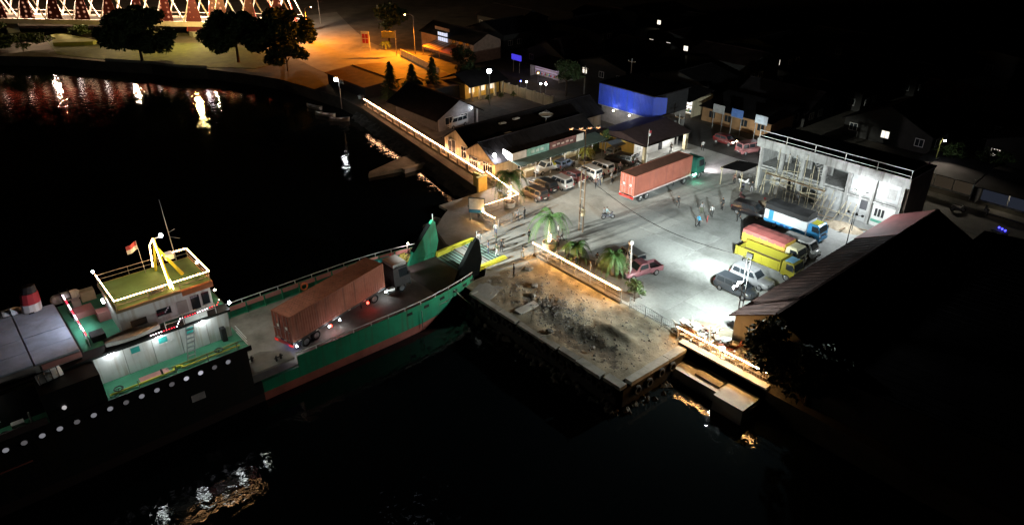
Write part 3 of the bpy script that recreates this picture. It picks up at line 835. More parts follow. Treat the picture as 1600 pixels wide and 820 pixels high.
# ================================================================ VEHICLE, PERSON AND PLANT KITS
def paint(name, col, rough=0.35):
    return mat(name, col, rough, 0.0, 0.08, 1.0, spec=0.5, coat=0.6)
_wheel = {}
def wheel(parent, x, y, r, w, side):
    k = (r, w, side)
    if k not in _wheel:
        t = MB()
        prof = [(-w / 2, r * .62), (-w / 2, r * .9), (-w * .32, r), (w * .32, r), (w / 2, r * .9), (w / 2, r * .62)]
        n = 16
        rings = [[(p[1] * math.cos(2 * PI * i / n), p[0], p[1] * math.sin(2 * PI * i / n)) for i in range(n)] for p in prof]
        t.loft(rings, caps=True)
        rm = MB()
        yo = side * (w / 2 + .004)
        rm.cyl((0, yo - side * .06, 0), (0, yo, 0), r * .6, n=14)
        rm.cyl((0, yo, 0), (0, yo + side * .03, 0), r * .22, n=8)
        for i in range(5):
            a = 2 * PI * i / 5
            rm.cyl((r * .2 * math.cos(a), yo + side * .012, r * .2 * math.sin(a)), (r * .55 * math.cos(a), yo + side * .012, r * .55 * math.sin(a)), r * .07, n=4)
        _wheel[k] = (t.mesh('tyre', M_RUB), rm.mesh('rim', M_RIM))
    o = piece('wheel', _wheel[k][0], parent, (x, y, r))
    piece('rim', _wheel[k][1], o)
    return o
def lerp3(a, b, t):
    return tuple(a[i] + (b[i] - a[i]) * t for i in range(3))
def pane(parent, q, u0, u1, v0, v1, m=None, nm='window', off=.012):
    """window pane on a quad q (bl, br, tr, tl), proud of it by off"""
    def at(u, v):
        return Vector(lerp3(lerp3(q[0], q[1], u), lerp3(q[3], q[2], u), v))
    a, b, c, d = at(u0, v0), at(u1, v0), at(u1, v1), at(u0, v1)
    nr = (b - a).cross(d - a).normalized() * off
    return MB().slab(a + nr, b + nr, c + nr, d + nr, off * .9).build(nm, m or M_GLASS, parent)
CARK = {
    'suv': dict(st=[(-2.3, .5, .95, .8), (-2.2, .36, 1.06, .88), (-1.2, .3, 1.06, .91), (.6, .3, 1.05, .91), (1.1, .3, 1.03, .9), (1.9, .33, .96, .86), (2.2, .38, .86, .78), (2.28, .46, .7, .7)],
                cab=(-2.16, 1.15, -1.98, .3, 1.04, 1.76, .85, .66), wx=(-1.4, 1.42), r=.37),
    'mpv': dict(st=[(-2.2, .48, .95, .78), (-2.12, .32, 1.05, .85), (-1.2, .28, 1.06, .88), (.9, .28, 1.03, .88), (1.4, .28, .98, .86), (1.95, .32, .88, .8), (2.15, .4, .75, .7)],
                cab=(-2.1, 1.5, -1.96, .62, 1.03, 1.72, .83, .64), wx=(-1.35, 1.38), r=.33),
    'hatch': dict(st=[(-1.85, .45, .9, .74), (-1.78, .3, 1.0, .82), (-.9, .26, 1.0, .85), (.7, .26, .96, .85), (1.2, .28, .9, .83), (1.65, .32, .8, .76), (1.85, .4, .68, .66)],
                  cab=(-1.75, 1.05, -1.5, .3, .96, 1.5, .8, .6), wx=(-1.15, 1.2), r=.31),
    'sedan': dict(st=[(-2.2, .48, .82, .74), (-2.1, .32, .95, .83), (-1.3, .27, .97, .87), (.6, .27, .94, .87), (1.2, .28, .9, .86), (1.9, .32, .8, .8), (2.2, .4, .66, .68)],
                  cab=(-1.62, 1.05, -1.05, .28, .93, 1.42, .8, .6), wx=(-1.32, 1.36), r=.32),
    'pickup': dict(st=[(-.72, .42, 1.02, .86), (.7, .36, 1.02, .87), (1.2, .36, 1.0, .87), (1.95, .4, .94, .84), (2.25, .45, .84, .78), (2.35, .52, .7, .7)],
                   cab=(-.68, 1.12, -.5, .4, 1.0, 1.72, .82, .66), wx=(-1.5, 1.5), r=.36),
    'van': dict(st=[(-2.2, .45, 1.0, .8), (-2.15, .3, 1.06, .86), (1.5, .3, 1.05, .86), (1.95, .32, .98, .84), (2.15, .4, .8, .76)],
                cab=(-2.14, 1.85, -2.08, 1.2, 1.04, 1.92, .84, .74), wx=(-1.4, 1.35), r=.32)}
def make_car(name, label, cat, kind, body_m, x, y, rz, group, roof_m=None, lights=None):
    K = CARK[kind]
    t = thing(name, label, cat, (x, y, 0), rz, group)
    g = MB()
    rings = []
    for (sx, zb, zt, hw) in K['st']:
        rings.append([(sx, -hw * .9, zb), (sx, -hw, zb + .16), (sx, -hw * 1.0, (zb + zt) / 2), (sx, -hw * .97, zt - .1), (sx, -hw * .86, zt), (sx, hw * .86, zt), (sx, hw * .97, zt - .1), (sx, hw, (zb + zt) / 2), (sx, hw, zb + .16), (sx, hw * .9, zb)])
    g.loft(rings)
    g.build('body', body_m, t, True)
    bx0, bx1, tx0, tx1, z0, z1, bw, tw = K['cab']
    c = MB()
    zm = z1 - .09
    f = .82
    mx0, mx1, mw = bx0 + (tx0 - bx0) * f, bx1 + (tx1 - bx1) * f, bw + (tw - bw) * f
    def ring(x0, x1, w_, z):
        return [(x0, -w_, z), (x1, -w_, z), (x1, w_, z), (x0, w_, z)]
    c.loft([ring(bx0, bx1, bw, z0 - .06), ring(mx0, mx1, mw, zm), ring(tx0 + .05, tx1 - .05, tw - .04, z1)])
    cb = c.build('cabin', roof_m or body_m, t)
    B, T = ring(bx0, bx1, bw, z0 - .06), ring(mx0, mx1, mw, zm)
    pane(cb, (B[1], B[2], T[2], T[1]), .07, .93, .2, .96, nm='windscreen')
    pane(cb, (B[3], B[0], T[0], T[3]), .1, .9, .3, .94, nm='rear_window')
    for (i, j) in ((0, 1), (2, 3)):
        q = (B[i], B[j], T[j], T[i])
        cuts = ((.06, .34), (.37, .66), (.69, .93)) if kind in ('suv', 'mpv', 'van') else (((.08, .46), (.5, .92)) if kind != 'pickup' else ((.12, .88),))
        for u0, u1 in cuts:
            pane(cb, q, u0, u1, .22, .92, nm='side_window')
    xr, xf = K['st'][0][0], K['st'][-1][0]
    if kind == 'pickup':
        xr = -2.4
        bed = MB()
        bed.box(-2.4, -.86, .55, -.74, .86, .62).box(-2.4, -.86, .45, -.74, -.8, 1.02).box(-2.4, .8, .45, -.74, .86, 1.02).box(-2.4, -.798, .62, -2.33, .798, 1.0).box(-.8, -.798, .62, -.742, .798, 1.02)
        bd_ = bed.build('cargo_bed', body_m, t)
        box1('bed_floor', M_DARK, bd_, -2.32, -.79, .622, -.81, .79, .64)
    for wx in K['wx']:
        for sd in (-1, 1):
            hw = .82 if kind in ('hatch', 'sedan') else .85
            wheel(t, wx, sd * (hw - .06), K['r'], .2, sd)
    MB().box(xf - .14, -.62, .34, xf + .06, .62, .5).build('front_bumper', M_DARK, t)
    MB().box(xr - .05, -.68, .36, xr + .1, .68, .52).build('rear_bumper', M_DARK, t)
    hm = lights or M_CHROME
    for sd in (-1, 1):
        MB().box(xf - .2, sd * .5 - .14, .68, xf + .01, sd * .5 + .14, .82).build('headlight', hm, t)
        MB().box(xr - .03, sd * .68 - .07, .72, xr + .06, sd * .68 + .07, 1.0).build('tail_light', mat('tail_lens', (.35, .02, .02), .3), t)
        MB().box(bx1 - .55, sd * (bw + .06) - .09, z0 + .02, bx1 - .42, sd * (bw + .06) + .09, z0 + .16).build('mirror', body_m, t)
    box1('number_plate', M_WHITE, t, xr - .07, -.22, .56, xr - .04, .22, .68)
    return t
def cab_over(t, x0, x1, w, zf, zr, m, m2, wind=M_GLASS, nm='cab'):
    """forward control cab facing +x; returns the cab part with panes, bumper, lamps and mirrors under it"""
    g = MB()
    def ring(a, b, hw, z):
        return [(a, -hw, z), (b, -hw, z), (b, hw, z), (a, hw, z)]
    zm = zf + (zr - zf) * .42
    rr = [ring(x0, x1 - .04, w, zf), ring(x0, x1, w, zf + .15), ring(x0, x1 - .02, w, zm), ring(x0 + .03, x1 - .26, w * .93, zr - .12), ring(x0 + .12, x1 - .4, w * .85, zr)]
    g.loft(rr)
    cb = g.build(nm, m, t)
    B, T = rr[2], rr[3]
    pane(cb, (B[1], B[2], T[2], T[1]), .05, .95, .06, .95, wind, 'windscreen', .015)
    for i, j in ((0, 1), (2, 3)):
        a, b = ((.35, .93) if i == 0 else (.07, .65))
        pane(cb, (B[i], B[j], T[j], T[i]), a, b, .08, .9, wind, 'side_window', .015)
    MB().box(x1 - .1, -w * .98, zf - .28, x1 + .1, w * .98, zf + .06).build('bumper', m2, cb)
    MB().box(x1 + .001, -w * .5, zf + .25, x1 + .03, w * .5, zm - .15).build('grille', M_DARK, cb)
    for sd in (-1, 1):
        MB().box(x1 - .02, sd * w * .76 - .16, zf + .1, x1 + .05, sd * w * .76 + .16, zf + .3).build('headlight', M_CHROME, cb)
        MB().box(x1 - .2, sd * (w + .14) - .05, zm + .1, x1 - .1, sd * (w + .14) + .05, zm + .55).cyl((x1 - .15, sd * w * .97, zm + .5), (x1 - .15, sd * (w + .14), zm + .45), .02, n=4).build('mirror', M_DARK, cb)
    return cb
def make_truck(name, label, x, y, rz, cabm, cabm2, roofm, length, kind, bedm, group, topm=None):
    t = thing(name, label, 'truck', (x, y, 0), rz, group)
    h = length / 2
    box1('chassis', M_DARK, t, -h, -.42, .62, h - .3, .42, .84)
    cab = cab_over(t, h - 1.6, h, .98, .62, 2.2, cabm, cabm2)
    box1('cab_roof_panel', roofm, cab, h - 1.4, -.7, 2.2, h - .48, .7, 2.24)
    for wx, dual in ((h - .85, False), (-h + 1.35, True)):
        for sd in (-1, 1):
            wheel(t, wx, sd * .86, .42, .26, sd)
    bl0, bl1 = -h, h - 1.72
    if kind == 'dump':
        b = MB()
        b.box(bl0, -1.08, .88, bl1, 1.08, .98)
        for sd in (-1, 1):
            b.slab(*(((bl0, -1.08, .9), (bl1, -1.08, .9), (bl1, -1.16, 2.0), (bl0, -1.16, 1.95)) if sd < 0 else ((bl1, 1.08, .9), (bl0, 1.08, .9), (bl0, 1.16, 1.95), (bl1, 1.16, 2.0))), .07)
        b.box(bl0 - .05, -1.1, .9, bl0, 1.1, 1.6).box(bl1, -1.15, .9, bl1 + .06, 1.15, 2.3)
        bed = b.build('tipper_body', bedm, t)
        for k in range(6):
            px_ = bl0 + .3 + (bl1 - bl0 - .5) * k / 5
            for sd in (-1, 1):
                box1('rib', bedm, bed, px_ - .05, sd * 1.17 - .05, .95, px_ + .05, sd * 1.17 + .05, 1.92)
        box1('bed_liner', mat('rust_bed', (.12, .08, .05), .9, 0, .4, 1), bed, bl0 + .01, -1.0, .985, bl1 - .01, 1.0, 1.02)
    elif kind == 'tarp':
        b = MB().box(bl0, -1.1, .9, bl1, 1.1, 1.0).box(bl0, -1.12, 1.0, bl1, -1.06, 2.5).box(bl0, 1.06, 1.0, bl1, 1.12, 2.5).box(bl0 - .06, -1.1, .9, bl0, 1.1, 2.5).box(bl1, -1.1, .9, bl1 + .06, 1.1, 2.3)
        bed = b.build('cargo_body', bedm, t)
        blue = cabm
        for sd in (-1, 1):
            box1('lower_stripe', blue, bed, bl0, sd * 1.13 - .012, .62, bl1, sd * 1.13 + .012, 1.08)
            box1('side_stripe', blue, bed, bl0 + .55, sd * 1.13 - .012, 1.1, bl0 + 1.15, sd * 1.13 + .012, 2.45)
            for k, w_ in enumerate((.22, .5, .45)):
                box1('lettering', mat('dark_blue', (.02, .05, .18), .5), bed, bl0 + 1.5 + k * .72, sd * 1.145 - .006, .75, bl0 + 1.5 + k * .72 + w_, sd * 1.145 + .006, .95)
        rings = []
        for k in range(8):
            xx = bl0 - .05 + (bl1 - bl0 + .1) * k / 7
            zz = 3.15 + .06 * math.sin(k * 2.1)
            rings.append([(xx, -1.17, 2.3 + .05 * math.sin(k * 3)), (xx, -1.13, zz - .25), (xx, -.6, zz), (xx, .6, zz + .03), (xx, 1.13, zz - .25), (xx, 1.17, 2.3)])
        MB().loft(rings).build('tarpaulin', topm, t)
    elif kind == 'box':
        b = MB().box(bl0, -1.1, .9, bl1, 1.1, 1.0).box(bl0, -1.12, 1.0, bl1, -1.05, 2.2).box(bl0, 1.05, 1.0, bl1, 1.12, 2.2).box(bl0 - .06, -1.1, .9, bl0, 1.1, 2.2).box(bl1, -1.1, .9, bl1 + .06, 1.1, 2.4)
        bed = b.build('cargo_body', bedm, t)
        for k in range(6):
            px_ = bl0 + .3 + (bl1 - bl0 - .5) * k / 5
            for sd in (-1, 1):
                box1('rib', bedm, bed, px_ - .05, sd * 1.14 - .03, .95, px_ + .05, sd * 1.14 + .03, 2.15)
        rings = []
        for k in range(10):
            xx = bl0 - .02 + (bl1 - bl0 + .04) * k / 9
            zz = 2.55 + .035 * (k % 2)
            rings.append([(xx, -1.14, 2.0), (xx, -1.12, zz - .12), (xx, 0, zz), (xx, 1.12, zz - .12), (xx, 1.14, 2.0)])
        MB().loft(rings).build('load_cover', topm, t)
    return t
def corr_panel(L, H, axis, depth=.05, pitch=.28):
    """corrugated sheet in the x-z plane, length L, height H, thickness to -y"""
    pts = []
    n = int(L / pitch)
    for i in range(n):
        x0 = L * i / n
        p = L / n
        pts += [(x0, 0), (x0 + p * .3, 0), (x0 + p * .5, depth), (x0 + p * .8, depth)]
    pts.append((L, 0))
    k = len(pts)
    m = MB()
    vs_ = [(x, y, 0) for x, y in pts] + [(x, y, H) for x, y in pts]
    m.add(vs_, [(i, i + 1, k + i + 1, k + i) for i in range(k - 1)])
    return m
def make_container(name, label, loc, rz, m, mdoor, mroof=None, H=2.75):
    t = thing(name, label, 'container', loc, rz, None)
    L, W = 12.19, 2.44
    fr = MB()
    for x in (0, L - .15):
        for y in (-W / 2, W / 2 - .15):
            fr.box(x, y, 0, x + .15, y + .15, H)
    for y in (-W / 2, W / 2 - .1):
        fr.box(.15, y, 0, L - .15, y + .1, .16).box(.15, y, H - .1, L - .15, y + .1, H)
    for x in (0, L - .1):
        fr.box(x, -W / 2 + .15, 0, x + .1, W / 2 - .15, .14).box(x, -W / 2 + .15, H - .12, x + .1, W / 2 - .15, H)
    fr.build('frame', m, t)
    me = corr_panel(L - .3, H - .24, 'x').mesh('side_panel', m)
    piece('side_panel', me, t, (.15, -W / 2 + .02, .15))
    piece('side_panel', me, t, (L - .15, W / 2 - .02, .15), (0, 0, PI))
    rm = MB()
    n = 42
    pts = []
    for i in range(n):
        x = (L - .2) * i / n
        p = (L - .2) / n
        pts += [(x, -.035), (x + p * .35, 0), (x + p * .7, 0)]
    pts.append((L - .2, -.035))
    k = len(pts)
    rm.add([(x, -W / 2 + .1, z) for x, z in pts] + [(x, W / 2 - .1, z) for x, z in pts], [(i, i + 1, k + i + 1, k + i) for i in range(k - 1)])
    piece('roof_panel', rm.mesh('roof_panel', mroof or m), t, (.1, 0, H - .01))
    piece('front_panel', corr_panel(W - .3, H - .24, 'x').mesh('front_panel', m), t, (L - .03, -W / 2 + .15, .13), (0, 0, PI / 2))
    box1('floor_panel', M_DARK, t, .15, -W / 2 + .05, .05, L - .15, W / 2 - .05, .12)
    for sd in (-1, 1):
        d = MB().box(.012, min(sd * .02, sd * (W / 2 - .16)), .15, .07, max(sd * .02, sd * (W / 2 - .16)), H - .13).build('door', mdoor, t)
        for yy in (.32, .8):
            MB().cyl((-.02, sd * yy, .1), (-.02, sd * yy, H - .1), .022, n=5).box(-.045, sd * yy - .05, 1.0, -.005, sd * yy + .25 * sd + .05, 1.06).build('lock_bar', M_STEEL, d)
        box1('placard', M_WHITE, d, -.004, sd * .55 - .13, 1.2, .011, sd * .55 + .13, 1.5)
    return t
def make_semi(name, label, loc, rz, cabm, stripe, cab_dx=0.0, cab_rot=0.0):
    """container trailer with tractor; origin on the ground under the trailer tail, +x forward"""
    t = thing(name, label, 'truck', loc, rz, None)
    ch = MB().box(0, -.5, .85, 12.2, -.36, 1.2).box(0, .36, .85, 12.2, .5, 1.2)
    for k in range(9):
        ch.box(.2 + k * 1.45, -1.2, 1.08, .32 + k * 1.45, 1.2, 1.19)
    tr = ch.build('trailer_chassis', M_DARK, t)
    for sd in (-1, 1):
        box1('side_rail', stripe, tr, 0, sd * 1.2 - .05, 1.02, 12.2, sd * 1.2 + .05, 1.2)
        for k in range(6):
            box1('reflector', G_WARM if False else M_WHITE, tr, .6 + k * 2.1, sd * 1.255 - .004, 1.06, .9 + k * 2.1, sd * 1.255 + .004, 1.14)
    bm = MB().box(-.12, -1.22, .75, -.02, 1.22, 1.05).build('rear_bumper', mat('bumper_red', (.5, .05, .04), .5), t)
    for sd in (-1, 1):
        box1('tail_light', glow('tail_glow', (1, .06, .05), .8), bm, -.15, sd * .95 - .2, .8, -.121, sd * .95 + .2, .98)
    for wx in (1.5, 2.75):
        for sd in (-1, 1):
            wheel(t, wx, sd * 1.0, .5, .36, sd)
            MB().box(wx - .6, sd * 1.0 - .2, 1.03, wx + .6, sd * 1.0 + .2, 1.07).build('mudguard', M_DARK, tr)
    for sd in (-1, 1):
        MB().cyl((9.0, sd * .8, .15), (9.0, sd * .8, 1.0), .07, n=6).build('landing_leg', M_DARK, tr)
    fx = MB().box(-1.0, -.45, .7, 4.3, .45, .95).build('tractor_frame', M_DARK, t)
    fx.location = (10.9, 0, 0)
    fx.rotation_euler = (0, 0, cab_rot)
    cab = cab_over(t, 2.5, 4.5, 1.2, .85, 3.0, cabm, M_DARK)
    cab.location = (10.9, 0, 0)
    cab.rotation_euler = (0, 0, cab_rot)
    MB().box(2.75, -1.0, 3.0, 3.9, 1.0, 3.12).build('sun_visor', cabm, cab)
    MB().cyl((1.6, -1.1, .75), (2.4, -1.1, .75), .32, n=10).build('fuel_tank', M_STEEL, cab)
    for wx in (0.0, 3.4):
        for sd in (-1, 1):
            v = Matrix.Rotation(cab_rot, 3, 'Z') @ Vector((wx, sd * 1.0, 0))
            w_ = wheel(t, 10.9 + v.x, v.y, .5, .34, sd)
            w_.rotation_euler = (0, 0, cab_rot)
    return t, cab
def make_bike(label, x, y, rz, m, group):
    t = thing('motorbike', label, 'motorbike', (x, y, 0), rz, group)
    for wx in (-.6, .62):
        o = MB().torus((0, 0, 0), .24, .06, 'y', 14, 5).build('wheel', M_RUB, t, True, (wx, 0, .3))
        MB().cyl((0, -.03, 0), (0, .03, 0), .17, n=10).build('rim', M_RIM, o)
    MB().loft([[(x_, -w, z0), (x_, w, z0), (x_, w * .8, z1), (x_, -w * .8, z1)] for x_, w, z0, z1 in ((-.85, .06, .62, .74), (-.5, .13, .45, .76), (0, .12, .3, .6), (.25, .13, .32, .62), (.45, .17, .4, .95), (.55, .1, .6, 1.0))]).build('fairing', m, t)
    MB().box(-.75, -.13, .75, .05, .13, .84).build('seat', M_RUB, t)
    MB().tube([(.45, -.33, 1.02), (.5, 0, 1.0), (.45, .33, 1.02)], .02, 5).tube([(.62, 0, .3), (.47, 0, 1.0)], .035, 5).build('handlebar', M_DARK, t)
    MB().box(.55, -.08, .82, .62, .08, .94).build('headlight', M_CHROME, t)
    return t

# ---- people
SKIN = mat('skin', (.28, .16, .1), .6)
HAIR = mat('hair', (.012, .01, .01), .6)
POSES = {
    'stand': dict(la=[(.0, .19, 1.40), (-.03, .27, 1.14), (.08, .29, .90)], ra=[(.0, -.19, 1.40), (-.03, -.27, 1.14), (.06, -.3, .90)], ll=[(0, .1, .92), (.02, .12, .5), (-.03, .13, .08)], rl=[(0, -.1, .92), (.02, -.13, .5), (-.02, -.14, .08)]),
    'walk': dict(la=[(.0, .19, 1.40), (-.14, .25, 1.17), (-.12, .27, .93)], ra=[(.0, -.19, 1.40), (.1, -.25, 1.15), (.27, -.25, .97)], ll=[(0, .1, .92), (.22, .11, .54), (.2, .11, .09)], rl=[(0, -.1, .92), (-.02, -.11, .52), (-.32, -.11, .14)]),
    'akimbo': dict(la=[(.0, .19, 1.40), (-.05, .4, 1.2), (.03, .2, 1.0)], ra=[(.0, -.19, 1.40), (-.05, -.4, 1.2), (.03, -.2, 1.0)], ll=[(0, .1, .92), (.02, .17, .5), (-.02, .21, .08)], rl=[(0, -.1, .92), (.02, -.17, .5), (-.02, -.21, .08)]),
    'phone': dict(la=[(.0, .19, 1.40), (.04, .27, 1.15), (.27, .14, 1.2)], ra=[(.0, -.19, 1.40), (.04, -.27, 1.15), (.28, -.12, 1.22)], ll=[(0, .1, .92), (.03, .11, .5), (.04, .12, .08)], rl=[(0, -.1, .92), (.0, -.12, .5), (-.06, -.13, .08)]),
    'ride': dict(la=[(.06, .19, 1.38), (.18, .28, 1.2), (.42, .3, 1.06)], ra=[(.06, -.19, 1.38), (.18, -.28, 1.2), (.42, -.3, 1.06)], ll=[(0, .12, .92), (.36, .2, .78), (.2, .18, .38)], rl=[(0, -.12, .92), (.36, -.2, .78), (.2, -.18, .38)]),
}
_pose = {}
def person_mesh(pose):
    if pose in _pose:
        return _pose[pose]
    P = POSES[pose]
    V, E, RR = [], [], []
    def v(p, r, par=None):
        V.append(p)
        RR.append(r if isinstance(r, tuple) else (r, r))
        if par is not None:
            E.append((par, len(V) - 1))
        return len(V) - 1
    pel = v((0, 0, .96), (.085, .105))
    wai = v((0, 0, 1.1), (.07, .09), pel)
    ch = v((-.01, 0, 1.3), (.08, .1), wai)
    nb = v((0, 0, 1.44), (.06, .07), ch)
    nk = v((.015, 0, 1.5), (.052, .052), nb)
    h1 = v((.035, 0, 1.57), (.08, .072), nk)
    h2 = v((.03, 0, 1.65), (.1, .082), h1)
    v((.02, 0, 1.72), (.065, .06), h2)
    hands = []
    for sd, arm in ((1, P['la']), (-1, P['ra'])):
        s_ = v(arm[0], .052, ch)
        e_ = v(arm[1], .046, s_)
        w_ = v(arm[2], .032, e_)
        d = (Vector(arm[2]) - Vector(arm[1])).normalized()
        pm = Vector(arm[2]) + d * .06
        p_ = v(tuple(pm), (.018, .032), w_)
        hands.append(pm)
        side = Vector((1, 0, 0)) if abs(d.z) > .7 else Vector((0, 0, 1))
        for k, (o_, l_) in enumerate(((-.03, .07), (-.01, .085), (.01, .08), (.03, .06))):
            a = pm + side * o_ + d * .035
            i1 = v(tuple(a), .009, p_)
            v(tuple(a + d * l_ + Vector((.012, -sd * .02, 0))), .008, i1)
        v(tuple(pm + side * .055 + d * .01), .01, p_)
    for sd, leg in ((1, P['ll']), (-1, P['rl'])):
        a = v(leg[0], .088, pel)
        k_ = v(leg[1], .062, a)
        n_ = v(leg[2], .042, k_)
        v((leg[2][0] + .16, leg[2][1] + sd * .02, max(.035, leg[2][2] - .05)), (.03, .042), n_)
    me = bpy.data.meshes.new('person_skeleton')
    me.from_pydata(V, E, [])
    ob = bpy.data.objects.new('person_skeleton', me)
    C.objects.link(ob)
    sk = ob.modifiers.new('skin', 'SKIN')
    lay = me.skin_vertices[0].data
    for i, r in enumerate(RR):
        lay[i].radius = r
    lay[0].use_root = True
    ss = ob.modifiers.new('sub', 'SUBSURF')
    ss.levels = ss.render_levels = 1
    dg_ = bpy.context.evaluated_depsgraph_get()
    out = bpy.data.meshes.new_from_object(ob.evaluated_get(dg_))
    out.name = 'person_' + pose
    bpy.data.objects.remove(ob)
    out.materials.clear()
    for _ in range(5):
        out.materials.append(SKIN)
    for p in out.polygons:
        c = p.center
        p.use_smooth = True
        nh = min((c - h_).length for h_ in hands)
        if nh < .15:
            k = 0
        elif c.z > 1.47:
            k = 1 if (c.z > 1.64 or c.x < .02 and c.z > 1.53) else 0
        elif c.z > .97 or abs(c.y) > .24:
            k = 2
        elif c.z > .1:
            k = 3
        else:
            k = 4
        p.material_index = k
    _pose[pose] = out
    return out
def make_person(label, x, y, rz, pose, shirt, trousers, z=0.0, h=1.0, hair=None, group='people standing about the harbour'):
    o = bpy.data.objects.new('person', person_mesh(pose))
    C.objects.link(o)
    o.location = (x, y, z)
    o.rotation_euler = (0, 0, rz)
    o.scale = (h, h, h)
    for i, m in ((1, hair or HAIR), (2, shirt), (3, trousers), (4, M_RUB)):
        o.material_slots[i].link = 'OBJECT'
        o.material_slots[i].material = m
    return tag(o, label, 'person', group)

# ---- palms and trees
M_FROND = mat('palm_leaf', (.06, .135, .035), .6, 0, .4, 2.0)
M_TRUNK = mat('palm_trunk', (.22, .18, .13), .9, 0, .3, 3)
M_BARK = mat('bark', (.07, .05, .035), .95, 0, .3, 3)
M_LEAF = mat('tree_leaf', (.035, .06, .018), .75, 0, .45, 1.5)
M_LEAF2 = mat('bush_leaf', (.07, .11, .03), .75, 0, .45, 1.5)
def frond_mesh(L, droop, seed, m, up=.5):
    rnd = random.Random(seed)
    g = MB()
    pts = []
    n = 12
    for i in range(n + 1):
        t = i / n
        pts.append(Vector((L * t * (1 - .25 * t * droop), .05 * L * math.sin(t * 2 + seed), L * (up * t - (up + droop * .62) * t * t))))
    g.tube([tuple(p) for p in pts], [.035 * (1 - .8 * i / n) for i in range(n + 1)], 4)
    for i in range(1, n + 1):
        for h in range(3):
            t = (i - 1 + h / 3) / n
            p = pts[i - 1].lerp(pts[i], h / 3)
            d = (pts[i] - pts[i - 1]).normalized()
            ll = L * .25 * (math.sin(PI * min(1, .12 + t * .9)) ** .6) * rnd.uniform(.8, 1.1)
            for sd in (-1, 1):
                out = (Vector((0, sd, 0)) + d * .55 + Vector((0, 0, -.55 - .4 * t + rnd.uniform(-.15, .15)))).normalized() * ll
                w = d * .032
                q = p + out * .55 + Vector((0, 0, .04))
                g.add([p - w, p + w, q + w * .8, p + out, q - w * .8], [(0, 1, 2, 4), (4, 2, 3)])
    return g.mesh('frond', m)
def make_palm(label, x, y, H, L, nf, seed, m=None, tm=None, droop=1.0, group='palms in the harbour yard', up=.55):
    rnd = random.Random(seed)
    t = thing('palm_tree', label, 'palm tree', (x, y, 0), rnd.uniform(0, 6), group)
    n = 9
    pts = [(.12 * H * .1 * math.sin(i * .5), .05 * math.cos(i * .7), H * i / n) for i in range(n + 1)]
    MB().tube(pts, [.2 - .09 * i / n + .02 * (i % 2) for i in range(n + 1)], 8).build('trunk', tm or M_TRUNK, t)
    fm = [frond_mesh(L * s_, d, seed * 3 + k, m or M_FROND, u) for k, (s_, d, u) in enumerate(((1, droop, up), (.95, droop * 1.3, up * .6), (.8, droop * .6, up * 1.8)))]
    top = pts[-1]
    for k in range(nf):
        a = 2 * PI * k / nf * 1.0 + rnd.uniform(-.15, .15)
        piece('frond', fm[(0, 1, 0, 2)[k % 4]], t, (top[0], top[1], H - .05 + rnd.uniform(-.1, .1)), (rnd.uniform(-.1, .1), rnd.uniform(-.12, .12), a))
    g = MB()
    for k in range(5):
        g.ball((top[0] + .18 * math.cos(k * 1.26), top[1] + .18 * math.sin(k * 1.26), H - .3), .13, 6, 5)
    g.build('heart', M_FROND if m is None else m, t)
    return t
def crown_mesh(name, rx, rz, n, leaf, seed, m, lobes=30):
    rnd = random.Random(seed)
    g = MB()
    cl = []
    for _ in range(lobes):
        a, b = rnd.uniform(0, 2 * PI), rnd.uniform(-.5, 1)
        rr = rnd.uniform(.25, .95)
        cl.append((Vector((rx * rr * math.cos(a) * math.sqrt(max(0, 1 - b * b * .8)), rx * rr * math.sin(a) * math.sqrt(max(0, 1 - b * b * .8)), rz * b * .8)), rnd.uniform(.17, .36)))
    for _ in range(n):
        c, s_ = rnd.choice(cl)
        d = Vector((rnd.gauss(0, 1), rnd.gauss(0, 1), rnd.gauss(0, 1))).normalized() * (rnd.random() ** .4)
        p = c + Vector((d.x * rx * s_, d.y * rx * s_, d.z * rz * s_))
        u = Vector((rnd.gauss(0, 1), rnd.gauss(0, 1), rnd.gauss(0, .6))).normalized() * leaf * rnd.uniform(.6, 1.2)
        w = u.cross(Vector((rnd.gauss(0, 1), rnd.gauss(0, 1), rnd.gauss(0, 1)))).normalized() * leaf * .45
        g.add([p - u, p - w * .8, p + u, p + w], [(0, 1, 2, 3)])
    return g.mesh(name, m)
_crown = {}
def make_tree(label, x, y, H, rx, rz, seed, n=2600, leaf=.4, m=None, cat='tree', group='trees about the harbour', nm='broadleaf_tree', z=0.0):
    rnd = random.Random(seed)
    t = thing(nm, label, cat, (x, y, z), 0, group)
    g = MB()
    hz = H - rz * .7
    g.tube([(0, 0, -.1), (.15, .1, hz * .5), (.1, .2, hz)], [.035 * H, .026 * H, .018 * H], 7)
    for k in range(5):
        a = 2 * PI * k / 5 + rnd.uniform(-.3, .3)
        b0 = (.1, .12, hz * rnd.uniform(.45, .8))
        g.tube([b0, (rx * .4 * math.cos(a), rx * .4 * math.sin(a), hz + .1 * rz), (rx * .7 * math.cos(a), rx * .7 * math.sin(a), hz + .6 * rz)], [.014 * H, .01 * H, .004 * H], 5)
    g.build('trunk', M_BARK, t)
    piece('crown', crown_mesh('crown', rx, rz, n, leaf, seed, m or M_LEAF), t, (0, 0, H - rz * .75))
    return t
